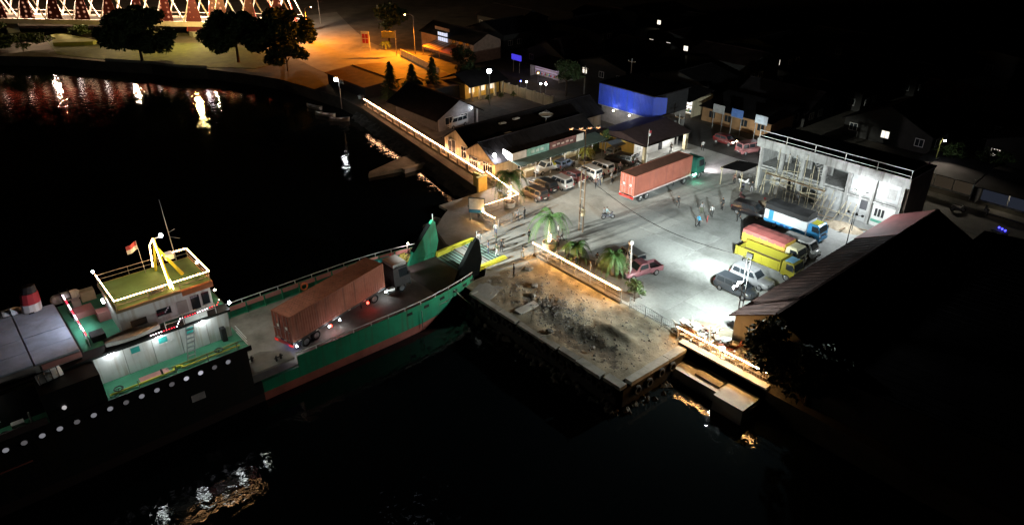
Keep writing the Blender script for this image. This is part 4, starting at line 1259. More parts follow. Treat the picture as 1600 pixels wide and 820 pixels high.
def make_pine(label, x, y, H, rx, seed, group):
    rnd = random.Random(seed)
    t = thing('conifer_tree', label, 'tree', (x, y, 0), 0, group)
    MB().tube([(0, 0, 0), (0, 0, H)], [.02 * H, .004 * H], 6).build('trunk', M_BARK, t)
    g = MB()
    for _ in range(1100):
        f = rnd.random() ** 1.4
        z = H * (.1 + .9 * f)
        rr = rx * (1 - f) * rnd.uniform(.3, 1.05) + .1
        a = rnd.uniform(0, 2 * PI)
        p = Vector((rr * math.cos(a), rr * math.sin(a), z - .15 * rr))
        u = Vector((math.cos(a), math.sin(a), -.45)).normalized() * .55
        w = Vector((-math.sin(a), math.cos(a), rnd.uniform(-.5, .5))) * .16
        g.add([p - u * .5, p - w, p + u, p + w], [(0, 1, 2, 3)])
    g.build('crown', M_LEAF, t)
    return t

# ================================================================ HARBOUR YARD
# --- rope-lit fences
def fence(label, pts, h, m, nm='fence', panels=True, rope=None, base=None, step=2.3, roff=0.0, z=0.0):
    t = thing(nm, label, 'fence', (pts[0][0], pts[0][1], z))
    o = Vector((pts[0][0], pts[0][1], 0))
    for (a, b) in zip(pts[:-1], pts[1:]):
        a, b = Vector((a[0], a[1], 0)) - o, Vector((b[0], b[1], 0)) - o
        d = b - a
        L = d.length
        n = max(1, round(L / step))
        for i in range(n + 1):
            p = a + d * i / n
            MB().cyl((p.x, p.y, 0), (p.x, p.y, h), .05, n=6).build('post', m, t)
        for zz in (h, h * .52, .3):
            MB().tube([(a.x, a.y, zz), (b.x, b.y, zz)], .03, 5).build('rail', m, t)
        if panels:
            for i in range(n):
                p, q = a + d * i / n, a + d * (i + 1) / n
                g = MB()
                k = 9
                for j in range(1, k):
                    r_ = p.lerp(q, j / k)
                    g.cyl((r_.x, r_.y, .3), (r_.x, r_.y, h), .014, n=4)
                g.tube([(p.x, p.y, .3), (q.x, q.y, h)], .02, 4)
                g.build('bar_panel', m, t)
        if rope:
            MB().tube([(a.x + roff, a.y, h + .07), (b.x + roff, b.y, h + .07)], .024, 4).build('rope_light', rope, t)
        if base:
            u = d.normalized()
            w = Vector((-u.y, u.x, 0)) * .16
            MB().prism([(a + w)[:2], (b + w)[:2], (b - w)[:2], (a - w)[:2]], -.3, .28).build('kerb', base, t)
    return t
fence('rope lit steel fence between the rubble ground and the palm strip', [(49.3, 53.4), (48.9, 39.9)], 1.65, M_FENCE, rope=G_ROPE, base=mat('kerb_dark', (.09, .085, .075), .9, 0, .4, 1), roff=-.3)
fence('unlit wire fence above the rubble between the two rope lit stretches', [(48.9, 38.7), (48.4, 32.3)], 1.3, M_STEEL, base=None)
fence('rope lit fence with slanting stays in front of the debris pile', [(48.2, 32.2), (48.3, 22.8)], 1.4, M_FENCE, rope=G_ROPE, base=None, roff=-.25)
fence('rope lit fence corner with bent gate posts by the blue notice board', [(50.6, 65.4), (57.0, 65.2)], 1.5, M_FENCE, rope=G_ROPE2)
fence('short rope lit fence running from the notice board to the apron', [(50.5, 65.3), (50.4, 61.9)], 1.3, M_FENCE, rope=G_ROPE)
fence('rope lit garden fence between the yellow pillar and the car park corner', [(59.2, 74.3), (57.2, 65.3)], 1.5, M_FENCE, rope=G_ROPE)
gt = fence('grey sliding gate of upright bars at the ramp entrance', [(50.6, 61.4), (55.6, 62.3)], 1.35, M_STEEL, nm='sliding_gate')
gt['category'] = 'gate'
# sea wall with rope light along its top
sw = MB()
swp = [(58.9, 74.6), (65.4, 118.5)]
sw.prism([(58.7, 74.6), (59.1, 74.6), (65.6, 118.4), (65.2, 118.4)], -2.6, .35)
M_SEAW = mat('sea_wall_plaster', (.3, .25, .18), .85, 0, .3, .7, streak=(.12, .1, .07))
seaw = tag(sw.build('sea_wall', M_SEAW), 'long cream sea wall topped with a glowing rope light', 'wall')
for i in range(15):
    f = (i + .5) / 15
    x, y = 58.9 + 6.5 * f, 74.6 + 43.9 * f
    box1('pier_block', M_SEAW, seaw, x - .22, y - .22, .35, x + .22, y + .22, 1.25)
    if i < 14:
        x2, y2 = 58.9 + 6.5 * (f + 1 / 15), 74.6 + 43.9 * (f + 1 / 15)
        g = MB()
        for zz in (.6, .9, 1.15):
            g.tube([(x, y + .22, zz), (x2, y2 - .22, zz)], .03, 4)
        g.build('rail_panel', M_FENCE, seaw)
MB().tube([(58.85, 74.6, 1.36), (65.35, 118.5, 1.36)], .048, 4).build('rope_light', G_ROPE_W, seaw)
pl = tag(MB().box(55.9, 72.0, -2.5, 57.4, 72.4, 2.0).box(57.0, 72.4, -2.5, 57.4, 74.6, 1.9).build('gate_pillar', M_YELW), 'bright yellow wall pillar at the end of the sea wall', 'pillar')
box1('pillar_cap', M_YELW, pl, 55.8, 71.9, 2.0, 57.5, 72.5, 2.12)
# notice board
nb = thing('notice_board', 'white notice board with blue foot and blue frame by the apron', 'sign', (50.1, 65.0, 0), R(-50))
box1('panel', mat('board_white', (.7, .78, .84), .5), nb, -.95, -.05, 1.55, .95, .05, 3.0)
box1('blue_band', mat('board_blue', (.03, .2, .45), .5), nb, -.95, -.07, 1.1, .95, .06, 1.548)
MB().box(-1.03, -.04, 1.1, -.952, .08, 3.1).box(.952, -.04, 1.1, 1.03, .08, 3.1).box(-.95, -.04, 3.002, .95, .08, 3.1).build('frame', mat('board_frame', (.05, .1, .16), .5), nb)
for x in (-.8, .8):
    MB().cyl((x, 0, 0), (x, 0, 1.2), .05, n=6).build('leg', M_STEEL, nb)
# flower tubs with lit palms
def planter(label, x, y, r, m):
    t = thing('planter', label, 'planter', (x, y, 0), 0, 'round palm planters')
    MB().cyl((0, 0, 0), (0, 0, .55), r, r * 1.1, 14).build('tub', m, t)
    MB().cyl((0, 0, .55), (0, 0, .6), r * .95, n=14).build('soil', M_EARTH, t)
    MB().torus((0, 0, .62), r * 1.05, .05, 'z', 16, 5).build('rim', m, t)
    return t
planter('yellow white planter at the foot of the palm nearest the apron', 52.1, 53.9, .75, M_CREAM)
planter('round planter under the tall palm at the gate corner', 56.1, 65.7, .7, M_WHITE)
planter('wide low planter under the yellow lit palm beside the parked cars', 75.2, 70.4, 1.1, M_CREAM)
M_TRW = mat('trunk_lit_pale', (.6, .56, .48), .85, 0, .2, 3)  # light on the trunks put into a paler bark colour
make_palm('tall palm with a pale glowing trunk at the gate corner', 56.1, 65.7, 4.6, 4.1, 15, 3, tm=M_TRW, droop=1.25)
make_palm('palm with long drooping fronds at the end of the rope lit fence', 52.1, 53.9, 3.9, 4.0, 11, 5, droop=1.25, tm=M_TRW)
make_palm('small bushy palm behind the group of seated people', 51.9, 49.3, 2.1, 2.7, 15, 8, droop=1.1)
make_palm('short dense palm next to the white lattice tower', 52.7, 44.5, 2.5, 2.8, 18, 9, droop=1.2)
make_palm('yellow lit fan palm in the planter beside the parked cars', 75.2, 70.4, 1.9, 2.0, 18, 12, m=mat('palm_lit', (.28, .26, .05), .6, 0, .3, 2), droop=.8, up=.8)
make_tree('leafy shrub at the corner where the rope lit fence ends', 50.3, 39.3, 2.2, 1.2, .9, 31, 700, .16, M_LEAF2, 'shrub', nm='shrub', group='yard shrubs')
make_tree('round green tree between the long office and the gatehouse', 80.8, 71.6, 3.4, 1.0, 1.3, 32, 800, .16, M_LEAF2, 'tree', nm='young_tree', group='yard shrubs')
make_tree('green shrub in front of the office canopy end', 78.2, 71.4, 1.9, .8, .8, 33, 500, .14, M_LEAF2, 'shrub', nm='shrub', group='yard shrubs')
make_tree('low dark shrub under the notice board', 52.2, 67.4, 1.0, 1.3, .5, 34, 500, .16, M_LEAF2, 'shrub', nm='shrub', group='yard shrubs')
for (x, y, z0, z1) in ((56.1, 65.7, .9, 3.0), (52.1, 53.9, .6, 1.6)):
    pts = [(x + .2 * math.cos(k * 1.1), y + .2 * math.sin(k * 1.1), z0 + (z1 - z0) * k / 24) for k in range(25)]
    tag(MB().tube(pts, .035, 4).build('trunk_rope_light', G_ROPE2), 'glowing rope light wound round the trunk of the %s palm' % ('tall gate corner' if z1 > 2 else 'fence end'), 'rope light')
# tall twin mast with sodium lamps
mast = thing('light_mast', 'tall twin post light mast with four orange lamps in the yard', 'light mast', (57.8, 54.3, 0))
for dy in (-.32, .32):
    MB().tube([(0, dy, 0), (0, dy, 8.2)], .085, 8).build('post', mat('mast_tan', (.16, .11, .07), .7), mast)
for k in range(7):
    MB().box(-.05, -.32, 1.0 + k * 1.1, .05, .32, 1.08 + k * 1.1).build('rung', M_STEEL, mast)
box1('switch_box', M_CREAM, mast, -.25, -.5, 2.2, .1, -.1, 3.1)
MB().tube([(0, 0, 8.0), (0, 0, 13.0)], [.065, .045], 8).build('upper_pole', mat('mast_dark', (.09, .06, .045), .7), mast)  # upper pole in a darker brown than the lower posts
box1('platform', M_STEEL, mast, -.3, -.5, 8.15, .3, .5, 8.25)
for k, (dx, dy) in enumerate(((-1.25, 1.1), (-.42, .36), (.34, -.3), (1.05, -.9))):
    MB().tube([(0, 0, 12.7 + .1 * k), (dx * .9, dy * .9, 12.95 + .06 * k)], .03, 4).build('lamp_arm', M_STEEL, mast)
    hd = MB().box(dx - .22, dy - .14, 12.95 + .06 * k, dx + .22, dy + .14, 13.08 + .06 * k).build('lamp_head', M_STEEL, mast)
    MB().box(dx - .19, dy - .12, 12.9 + .06 * k, dx + .19, dy + .12, 12.949 + .06 * k).ball((dx, dy, 12.95 + .06 * k), .12, 8, 6).build('lamp_glass', glow('mast_lamp_glow', (1, .36, .13), 6.0), hd)
light('sodium_light', 'SPOT', mast, (.4, .3, 12.7), 5600, (1, .7, .42), (15, 13, 0), 92, .8, .3)
light('sodium_spill', 'POINT', mast, (0, .1, 12.5), 60, (1, .55, .22), r=.3)
# main floodlight pole at the warehouse corner
fp_ = thing('floodlight_pole', 'twin steel pole with a glaring white floodlight beside the debris pile', 'floodlight', (53.6, 29.35, 0))
for dy in (-.18, .18):
    MB().tube([(0, dy, 0), (0, dy, 8.4)], .05, 6).build('post', mat('pole_dark', (.05, .05, .05), .7), fp_)
for k in range(9):
    MB().box(-.03, -.18, .8 + k * .85, .03, .18, .85 + k * .85).build('rung', mat('pole_dark', (.05, .05, .05), .7), fp_)
for z_, dy in ((5.0, .3), (4.4, .7)):
    hd = MB().box(-.25, dy - .05, z_ - .2, .2, dy + .2, z_ + .2).build('floodlight_head', M_DARK, fp_)
    MB().box(-.22, dy + .202, z_ - .18, .18, dy + .22, z_ + .18).ball((-.03, dy + .25, z_), .2, 8, 6).build('floodlight_glass', G_WHITE, hd)
hd = MB().box(-.1, -.3, 7.9, .1, .3, 8.4).build('floodlight_head', M_DARK, fp_)  # invented pole-top head, added to carry the far flood
box1('floodlight_glass', G_WHITE, hd, .102, -.26, 7.95, .12, .26, 8.35)
light('flood_lake', 'SPOT', fp_, (-.4, .9, 5.4), 17000, (.9, 1, .95), (-9, 22, 2.6), 66, .8, .12)
light('flood_far', 'SPOT', fp_, (.25, 0, 8.1), 64000, (.88, 1, .98), (24, 23, 1), 72, .9, .12)
light('flood_wide', 'POINT', fp_, (-.3, .95, 6.2), 7800, (.88, 1, .96), r=.12)
# office floodlight on a bracket
of_ = thing('wall_floodlight', 'glaring white floodlight on a post beside the office gable', 'floodlight', (60.4, 74.0, 0))
MB().tube([(0, 0, 0), (0, 0, 3.4)], .06, 6).build('post', M_POLE, of_)
hd = MB().box(-.2, -.2, 3.4, .2, .2, 3.5).build('head', M_DARK, of_)
MB().ball((0, 0, 3.7), .28, 10, 7).build('globe', G_WHITE, hd)
light('office_flood', 'POINT', of_, (-.1, -.5, 3.6), 1700, (.92, .97, 1), r=.25)
# cable from the mast to the floodlight pole
pts = []
for i in range(15):
    t = i / 14
    pts.append((57.8 + (53.6 - 57.8) * t + 6.0 * math.sin(PI * t) * 0, 54.3 + (28.9 - 54.3) * t, 7.4 + .6 * t - 1.6 * math.sin(PI * t)))
tag(MB().tube(pts, .035, 4).build('overhead_cable', M_RUB), 'dark overhead cable slung across the yard from the light mast', 'cable')
# white lattice tower with ball lamp
M_TOWER = mat('tower_white', (.4, .4, .4), .5)
lt = thing('lattice_tower', 'small white lattice tower with a white ball beside the pink pickup', 'tower', (53.2, 42.7, 0))
for k in range(3):
    a = 2 * PI * k / 3
    MB().tube([(.55 * math.cos(a), .55 * math.sin(a), 0), (.16 * math.cos(a), .16 * math.sin(a), 4.2)], .04, 5).build('leg', M_TOWER, lt)
g_ = []
for j in range(6):
    z0, z1 = j * .7, (j + 1) * .7
    g = MB()
    for k in range(3):
        a, b = 2 * PI * k / 3, 2 * PI * (k + 1) / 3
        r0, r1 = .55 - .39 * z0 / 4.2, .55 - .39 * z1 / 4.2
        g.tube([(r0 * math.cos(a), r0 * math.sin(a), z0), (r1 * math.cos(b), r1 * math.sin(b), z1)], .03, 4)
        g.tube([(r1 * math.cos(a), r1 * math.sin(a), z1), (r1 * math.cos(b), r1 * math.sin(b), z1)], .03, 4)
    g.build('brace', M_TOWER, lt)
MB().ball((0, 0, 4.45), .3, 10, 7).build('ball', M_WHITE, lt, True)
# --- semi trucks and containers
M_CONT = mat('container_rust', (.36, .115, .07), .6, 0, .3, .5, 0, col2=(.42, .15, .1), streak=(.16, .07, .045))
M_CONTD = mat('container_door', (.33, .1, .07), .6, 0, .35, 1.2)
M_CONT2 = mat('container_salmon', (.33, .1, .065), .55, 0, .2, .5, streak=(.24, .08, .06))
sh_rz = R(15.4)
s1, cab1 = make_semi('container_lorry', 'container lorry standing slantwise on the ferry car deck', (19.68, 54.98, -.3), sh_rz, mat('cab_grey', (.03, .03, .033), .6), M_DARK, cab_rot=R(-14))
make_container('shipping_container', 'long ribbed rust red container on the ferry deck', (19.68, 54.98, .9), sh_rz, M_CONT, M_CONTD)
MB().box(2.6, -1.0, 3.0, 4.2, 1.0, 3.35).build('roof_rack', M_STEEL, cab1)
for (lx, ly, m_) in ((9.3, -1.5, G_RED), (4.3, -1.5, G_RED), (4.15, -1.45, G_WHITE), (5.5, -1.45, G_WHITE), (.2, -1.4, G_WHITE), (11.9, -1.5, G_WHITE)):
    o_ = MB().ball((lx, ly, .85), .1 if m_ is G_WHITE else .14, 6, 5).build('marker_lamp', m_, s1)
    if m_ is G_RED:
        light('marker_light', 'POINT', o_, (lx, ly - .25, .7), 5, (1, .05, .03), r=.05)
o_ = MB().ball((.3, -.2, .5), .08, 6, 5).build('marker_lamp', G_BLUE, s1)
light('marker_light', 'POINT', o_, (-.3, -.2, .45), 4, (.15, .15, 1), r=.05)
hl = MB().ball((15.4, .6, 1.1), .12, 6, 5).build('headlamp_beam_lens', G_WHITE, s1)
light('headlight_beam', 'SPOT', hl, (15.7, .6, 1.2), 500, (1, .92, .97), (20, 1.5, 0), 70, .6, .1)
s2, cab2 = make_semi('container_lorry', 'container lorry with green cab crossing the lit yard', (68.7, 56.62, 0), 0.0, mat('cab_green', (.03, .13, .1), .4), mat('rail_white', (.6, .5, .5), .5))
make_container('shipping_container', 'smooth salmon red container with dark roof on the lorry in the yard', (68.7, 56.62, 1.2), 0.0, M_CONT2, M_CONTD, mat('container_roof_dark', (.07, .03, .02), .8))
for lx in (12.6, 13.2):
    MB().ball((lx, -1.35, 1.0), .13, 6, 5).build('marker_lamp', G_GREEN, s2)
gl = MB().ball((12.9, -1.4, .9), .06, 6, 5).build('marker_lamp', G_GREEN, s2)
light('green_light', 'POINT', gl, (12.9, -1.75, .75), 34, (.1, 1, .55), r=.08)
hl = MB().box(15.41, -.98, 1.02, 15.46, -.7, 1.2).box(15.41, .7, 1.02, 15.46, .98, 1.2).build('headlamp_lens', G_WHITE, s2)
light('headlight_beam', 'SPOT', hl, (15.7, 0, 1.15), 5500, (1, .9, .93), (25, -1.8, 0), 70, .95, .3)
# --- cars
def P_(n, c):
    return paint('paint_' + n, c)
CG = 'cars parked in front of the office'
CARS = [('mpv', 'parked_car', 'dark brown people carrier parked nearest the gate corner', 'car', P_('brown', (.07, .05, .045)), 60.4, 65.7, PI / 2),
        ('suv', 'parked_car', 'black car parked second from the gate corner', 'car', P_('black', (.018, .018, .02)), 63.3, 67.0, PI / 2),
        ('suv', 'parked_car', 'silver estate car with pale roof parked third from the gate corner', 'car', P_('silver', (.42, .42, .42)), 65.7, 66.4, PI / 2),
        ('sedan', 'parked_car', 'dark maroon saloon parked between silver and white cars', 'car', P_('maroon', (.16, .045, .045)), 69.0, 66.9, PI / 2),
        ('mpv', 'parked_car', 'white people carrier parked beside the maroon saloon', 'car', P_('white', (.68, .66, .64)), 71.5, 66.2, PI / 2),
        ('mpv', 'parked_car', 'white people carrier parked behind the lorry tail', 'car', P_('pearl', (.62, .6, .6)), 74.3, 66.5, PI / 2),
        ('suv', 'parked_car', 'glossy black car parked nearest the gatehouse', 'car', P_('black2', (.015, .013, .015)), 78.9, 66.8, PI / 2 + .35),
        ('hatch', 'parked_car', 'grey hatchback in the back row behind the black car', 'car', P_('grey', (.2, .22, .24)), 81.0, 69.6, .1),
        ('hatch', 'parked_car', 'blue grey hatchback in the back row beside the fan palm', 'car', P_('bluegrey', (.16, .2, .3)), 71.3, 71.0, .15),
        ('pickup', 'parked_car', 'white pickup with a yellow tarpaulin load under the office canopy edge', 'pickup', P_('pickwhite', (.66, .66, .64)), 68.2, 71.6, PI)]
for k, nm, lb, ct, pm, x, y, rz in CARS:
    c_ = make_car(nm, lb, ct, k, pm, x, y, rz, CG)
    if k == 'pickup':
        MB().loft([[(-2.35, -.7, .9), (-2.35, .7, .9), (-2.3, .5, 1.15), (-2.3, -.5, 1.15)], [(-.85, -.7, .9), (-.85, .7, .9), (-.9, .5, 1.2), (-.9, -.5, 1.2)]]).build('yellow_load', M_YELP, c_)
CG2 = 'cars parked along the warehouse side'
make_car('parked_car', 'silver estate car parked beside the yellow tipper truck', 'car', 'suv', P_('silver2', (.22, .22, .23)), 62.6, 33.6, -PI / 2, CG2)
make_car('parked_car', 'dark grey car parked nearest the floodlight pole', 'car', 'mpv', P_('graphite', (.035, .04, .048)), 59.6, 33.6, -PI / 2, CG2)
make_car('parked_car', 'black people carrier parked beyond the blue and white truck', 'car', 'mpv', P_('black3', (.012, .01, .012)), 77.6, 43.6, -PI / 2 + .12, CG2)
make_car('parked_car', 'brown car half hidden behind the blue and white truck', 'car', 'sedan', P_('tan', (.2, .15, .1)), 81.2, 42.0, -PI / 2, CG2)
make_car('parked_car', 'white van parked behind the red covered truck', 'van', 'van', P_('vanwhite', (.45, .45, .45)), 72.9, 33.9, -PI / 2, CG2)
make_car('parked_car', 'faded pink pickup beside the white lattice tower', 'pickup', 'pickup', P_('pink', (.27, .11, .13)), 55.0, 42.5, PI - .25, 'yard pickups')
make_car('parked_car', 'small white box van behind the pink pickup', 'van', 'van', P_('boxwhite', (.5, .5, .5)), 56.6, 45.2, PI / 2 - .2, 'yard pickups', roof_m=mat('van_grey_roof', (.2, .2, .2), .6)).scale = (.85, .85, .85)
TR = 'trucks parked facing the warehouse'
M_TYEL = paint('truck_yellow', (.22, .195, .02))
M_TCRM = paint('truck_cream', (.62, .58, .38))
M_TBLU = paint('truck_blue', (.05, .3, .62))
make_truck('tipper_truck', 'yellow tipper truck with an empty open body', 66.7, 34.2, -PI / 2, M_TYEL, M_TYEL, mat('cab_roof_blue', (.2, .45, .65), .6), 7.2, 'dump', M_TYEL, TR)
make_truck('covered_truck', 'cream cab truck with a red ribbed load cover next to the tipper', 70.0, 35.6, -PI / 2, M_TCRM, M_TCRM, M_TCRM, 7.0, 'box', mat('truck_orange', (.5, .32, .05), .6), TR, mat('cover_red', (.38, .11, .1), .7, 0, .25, .8))
make_truck('covered_truck', 'blue and white truck under a dark grey tarpaulin', 77.4, 37.2, -PI / 2, M_TBLU, M_TBLU, M_YELP, 7.2, 'tarp', paint('truck_white', (.68, .7, .72)), TR, mat('tarp_grey', (.028, .028, .03), .8, 0, .3, 1, .02, 4))
# street vehicles
make_car('parked_car', 'white and red van on the street beyond the scaffolded building', 'van', 'van', P_('redwhite', (.3, .13, .13)), 97.8, 56.8, -.3, 'cars on the street', lights=None)
rc = make_car('moving_car', 'dark red car with lit headlamps on the street', 'car', 'hatch', P_('darkred', (.1, .015, .015)), 98.6, 61.8, -PI / 2, 'cars on the street', lights=G_WARM)
make_car('parked_car', 'white van parked under the grey gabled house', 'van', 'van', P_('vanwhite2', (.7, .7, .7)), 71.0, 97.4, PI + .1, 'cars behind the office')
make_car('parked_car', 'grey car parked by the lit shop across the street', 'car', 'mpv', P_('grey3', (.3, .3, .3)), 103.6, 76.5, 1.2, 'cars on the street')
make_car('parked_car', 'white car parked near the lit park under the bridge', 'car', 'suv', P_('white4', (.6, .55, .5)), 91.5, 194.5, .3, 'cars by the bridge')
make_car('parked_car', 'dark car at the far end of the right hand street', 'car', 'hatch', P_('grey5', (.12, .14, .13)), 99.2, 14.6, 1.5, 'cars on the street')
# motorbikes
BG = 'motorbikes'
for lb, x, y, rz, c in (('motorbike with two riders crossing the middle of the yard', 63.0, 54.6, -.5, (.1, .1, .12)), ('dark motorbike leaning by the awning posts', 83.6, 48.6, .4, (.05, .05, .08)),
                        ('motorbike parked next to the black people carrier', 81.0, 47.0, 1.0, (.1, .04, .04)), ('motorbike with white fairing under the awning', 86.0, 49.9, -1.2, (.5, .5, .52)),
                        ('motorbike by the gatehouse porch', 80.2, 64.4, .8, (.3, .3, .32)), ('motorbike behind the glossy black car', 82.6, 66.6, .2, (.25, .26, .28)),
                        ('motorbike parked on the right hand street', 98.9, 26.6, -1.0, (.35, .35, .36)), ('motorbike near the blue shop sign on the street', 101.0, 24.0, .5, (.12, .12, .14))):
    make_bike(lb, x, y, rz, mat('bike_%d' % int(x * 10), c, .35), BG)
# --- people
def cloth(n, c):
    return mat('cloth_' + n, c, .9, 0, .15, 4)
BLK, NAV, WHT, GRY, KHK, BLU, RED_, BRN, OLV, LGT = cloth('black', (.015, .015, .017)), cloth('navy', (.03, .04, .08)), cloth('white', (.4, .4, .4)), cloth('grey', (.16, .16, .17)), cloth('khaki', (.3, .25, .17)), cloth('blue', (.05, .32, .55)), cloth('red', (.5, .08, .08)), cloth('brown', (.12, .06, .05)), cloth('olive', (.06, .07, .04)), cloth('pale', (.45, .45, .42))
PEOPLE = [
    ('person in grey shirt standing at the far ramp kerb', 45.4, 58.8, 0, 'stand', GRY, BLK), ('person in navy overalls on the ramp tip', 45.6, 57.2, 2.5, 'akimbo', NAV, NAV),
    ('person in pale trousers at the near end of the ramp', 45.9, 56.0, 3.0, 'walk', OLV, WHT), ('person in dark clothes right of the ramp', 46.9, 56.4, -2, 'stand', BLK, BLK),
    ('person in white shirt walking on the apron', 47.8, 53.7, 1.2, 'walk', WHT, KHK), ('lone person in black on the rubble edge', 44.3, 51.2, 2.6, 'stand', BLK, BLK),
    ('person in black beside the drooping palm', 51.2, 56.4, -1.5, 'stand', BLK, BLK), ('person in brown shirt by the lit planter', 52.9, 53.3, 1.0, 'phone', BRN, BRN),
    ('person with white shirt left of the mast foot', 54.7, 55.1, -.6, 'stand', WHT, BLK), ('person in dark clothes near the mast foot', 54.2, 53.9, 2.2, 'walk', GRY, BLK),
    ('person in black at the left of the group behind the rope lit fence', 51.5, 50.6, -1, 'phone', BLK, GRY), ('person in grey in the middle of the group behind the rope lit fence', 51.3, 49.9, 2.0, 'stand', GRY, BLK),
    ('person in black at the right of the group behind the rope lit fence', 51.6, 48.6, 2.9, 'akimbo', BLK, BLK), ('person in pale shirt leaning near the rope lit fence', 50.2, 50.6, 1.6, 'phone', LGT, WHT),
    ('person in dark shirt and white trousers between two palms', 52.9, 47.0, .4, 'stand', BLK, WHT),
    ('person in black walking in front of the lorry', 72.6, 51.1, -2.2, 'walk', BLK, BLK), ('person in dark grey standing mid yard', 73.2, 47.8, 1.0, 'stand', GRY, OLV),
    ('person in white shirt walking mid yard', 73.4, 46.4, .6, 'walk', WHT, BLK), ('person in black left of the black people carrier', 76.3, 46.8, 2.8, 'stand', BLK, BLK),
    ('person in bright blue shirt walking toward the tipper', 69.7, 45.7, -.6, 'walk', BLU, BLK), ('person in black before the black people carrier', 74.9, 43.3, 2.0, 'walk', BLK, BLK),
    ('person in white trousers behind the mast', 66.4, 64.6, 1.1, 'stand', BLK, WHT), ('person in pale trousers right of the mast top half', 67.6, 64.2, 2.0, 'stand', BRN, LGT),
    ('person standing between white car and lorry', 69.0, 62.5, .3, 'walk', BRN, BLK), ('person in dark shirt at the lorry tail corner', 71.1, 63.2, 1.8, 'stand', BLK, KHK),
    ('person in white top at the lorry tail', 72.2, 62.4, -1.2, 'akimbo', WHT, BLK), ('person in black next to the glossy black car', 75.2, 63.9, 2.1, 'stand', BLK, BLK),
    ('person in dark jacket behind the lorry roof line', 76.2, 64.4, -2.1, 'stand', BRN, BLK), ('person in black with hands up on the gatehouse porch', 88.6, 64.9, -1.8, 'phone', BLK, BLK),
    ('person in white shirt crossing the street end', 93.0, 62.1, .9, 'walk', WHT, BLK), ('person in dark red by the awning post', 85.0, 50.9, -2, 'stand', BRN, BLK),
    ('person in white shirt under the awning', 86.4, 50.8, -1.5, 'stand', LGT, KHK), ('person in black at the sliding gate', 54.9, 61.4, 2.0, 'stand', BLK, BLK),
    ('person in grey left at the sliding gate', 53.8, 61.5, 1.0, 'akimbo', GRY, BLK), ('person in white trousers beside the fence shrub', 51.3, 39.3, -.5, 'stand', GRY, WHT),
    ('person in grey shirt walking down the ramp', 44.2, 57.6, 3.0, 'walk', GRY, NAV), ('person in white shirt at the far ramp kerb end', 46.2, 59.6, -1.8, 'stand', WHT, GRY),
    ('person in olive jacket behind the ramp group', 47.6, 58.2, 2.6, 'phone', OLV, BLK), ('person in pale shirt halfway between gate and ramp', 49.2, 60.2, -2.4, 'walk', LGT, NAV),
    ('person in black seated side of the dark palm ground', 50.6, 48.0, 1.9, 'phone', BLK, BLK), ('person in white shirt right of the palm group', 51.0, 46.2, 2.4, 'akimbo', WHT, GRY),
    ('person in black beside the motorbikes under the awning', 84.2, 47.6, -2.6, 'stand', BLK, GRY), ('person in grey between the white cars and the lorry', 70.2, 62.9, .9, 'akimbo', GRY, NAV),
    ('person in pale shirt on the footpath below the office floodlight', 58.4, 70.6, 1.5, 'walk', WHT, LGT)]
for (lb, x, y, rz, pose, sh, trz) in PEOPLE:
    make_person(lb, x, y, rz, pose, sh, trz, h=random.uniform(.95, 1.03))
make_person('small child in red beside the person in bright blue', 71.7, 45.8, 2.0, 'stand', RED_, RED_, h=.62)
make_person('person in red beside the bow winch of the ferry', 35.9, 62.6, -.8, 'stand', RED_, BRN, z=-.3)
make_person('person in dark red at the far bulwark of the ferry', 37.9, 62.0, 2.0, 'walk', BRN, BLK, z=-.3)
make_person('person in pale blue jacket steering the crossing motorbike', 63.0 - .2, 54.6 + .1, -.5, 'ride', cloth('paleblue', (.35, .5, .55)), GRY, z=-.05)
make_person('person in grey riding pillion on the crossing motorbike', 63.0 - .55, 54.6 + .3, -.5, 'ride', GRY, BLK, z=-.03)

# ================================================================ BUILDINGS
def gable_roof(parent, x0, x1, y0, y1, ze, zr, m, axis='x', over=.45, nm='roof', ribs=True):
    """two sloping sheets with battens; ridge along axis"""
    out = []
    if axis == 'x':
        ym = (y0 + y1) / 2
        sl = (zr - ze) / (ym - y0)
        for (ya, sd) in ((y0 - over, 1), (y1 + over, -1)):
            za = ze - over * sl
            a, b, c, d = (x0 - over, ya, za), (x1 + over, ya, za), (x1 + over, ym, zr), (x0 - over, ym, zr)
            q = (a, b, c, d) if sd > 0 else (b, a, d, c)
            r = MB().slab(*[(p[0], p[1], p[2] + .1) for p in q], .1).build(nm, m, parent)
            out.append(r)
            if ribs:
                g = MB()
                n = int((x1 - x0) / 1.0)
                for i in range(n + 1):
                    x = x0 - over + (x1 - x0 + 2 * over) * (i + .5) / (n + 1)
                    g.slab((x - .04, ya, za + .14), (x + .04, ya, za + .14), (x + .04, ym, zr + .14), (x - .04, ym, zr + .14), .05) if sd > 0 else g.slab((x + .04, ya, za + .14), (x - .04, ya, za + .14), (x - .04, ym, zr + .14), (x + .04, ym, zr + .14), .05)
                g.build('sheet_ribs', m, r)
        MB().box(x0 - over, ym - .14, zr + .06, x1 + over, ym + .14, zr + .2).build('ridge_cap', m, parent)
    else:
        xm = (x0 + x1) / 2
        sl = (zr - ze) / (xm - x0)
        for (xa, sd) in ((x0 - over, -1), (x1 + over, 1)):
            za = ze - over * sl
            a, b, c, d = (xa, y0 - over, za), (xa, y1 + over, za), (xm, y1 + over, zr), (xm, y0 - over, zr)
            q = (b, a, d, c) if sd < 0 else (a, b, c, d)
            r = MB().slab(*[(p[0], p[1], p[2] + .1) for p in q], .1).build(nm, m, parent)
            out.append(r)
        MB().box(xm - .14, y0 - over, zr + .06, xm + .14, y1 + over, zr + .2).build('ridge_cap', m, parent)
    return out
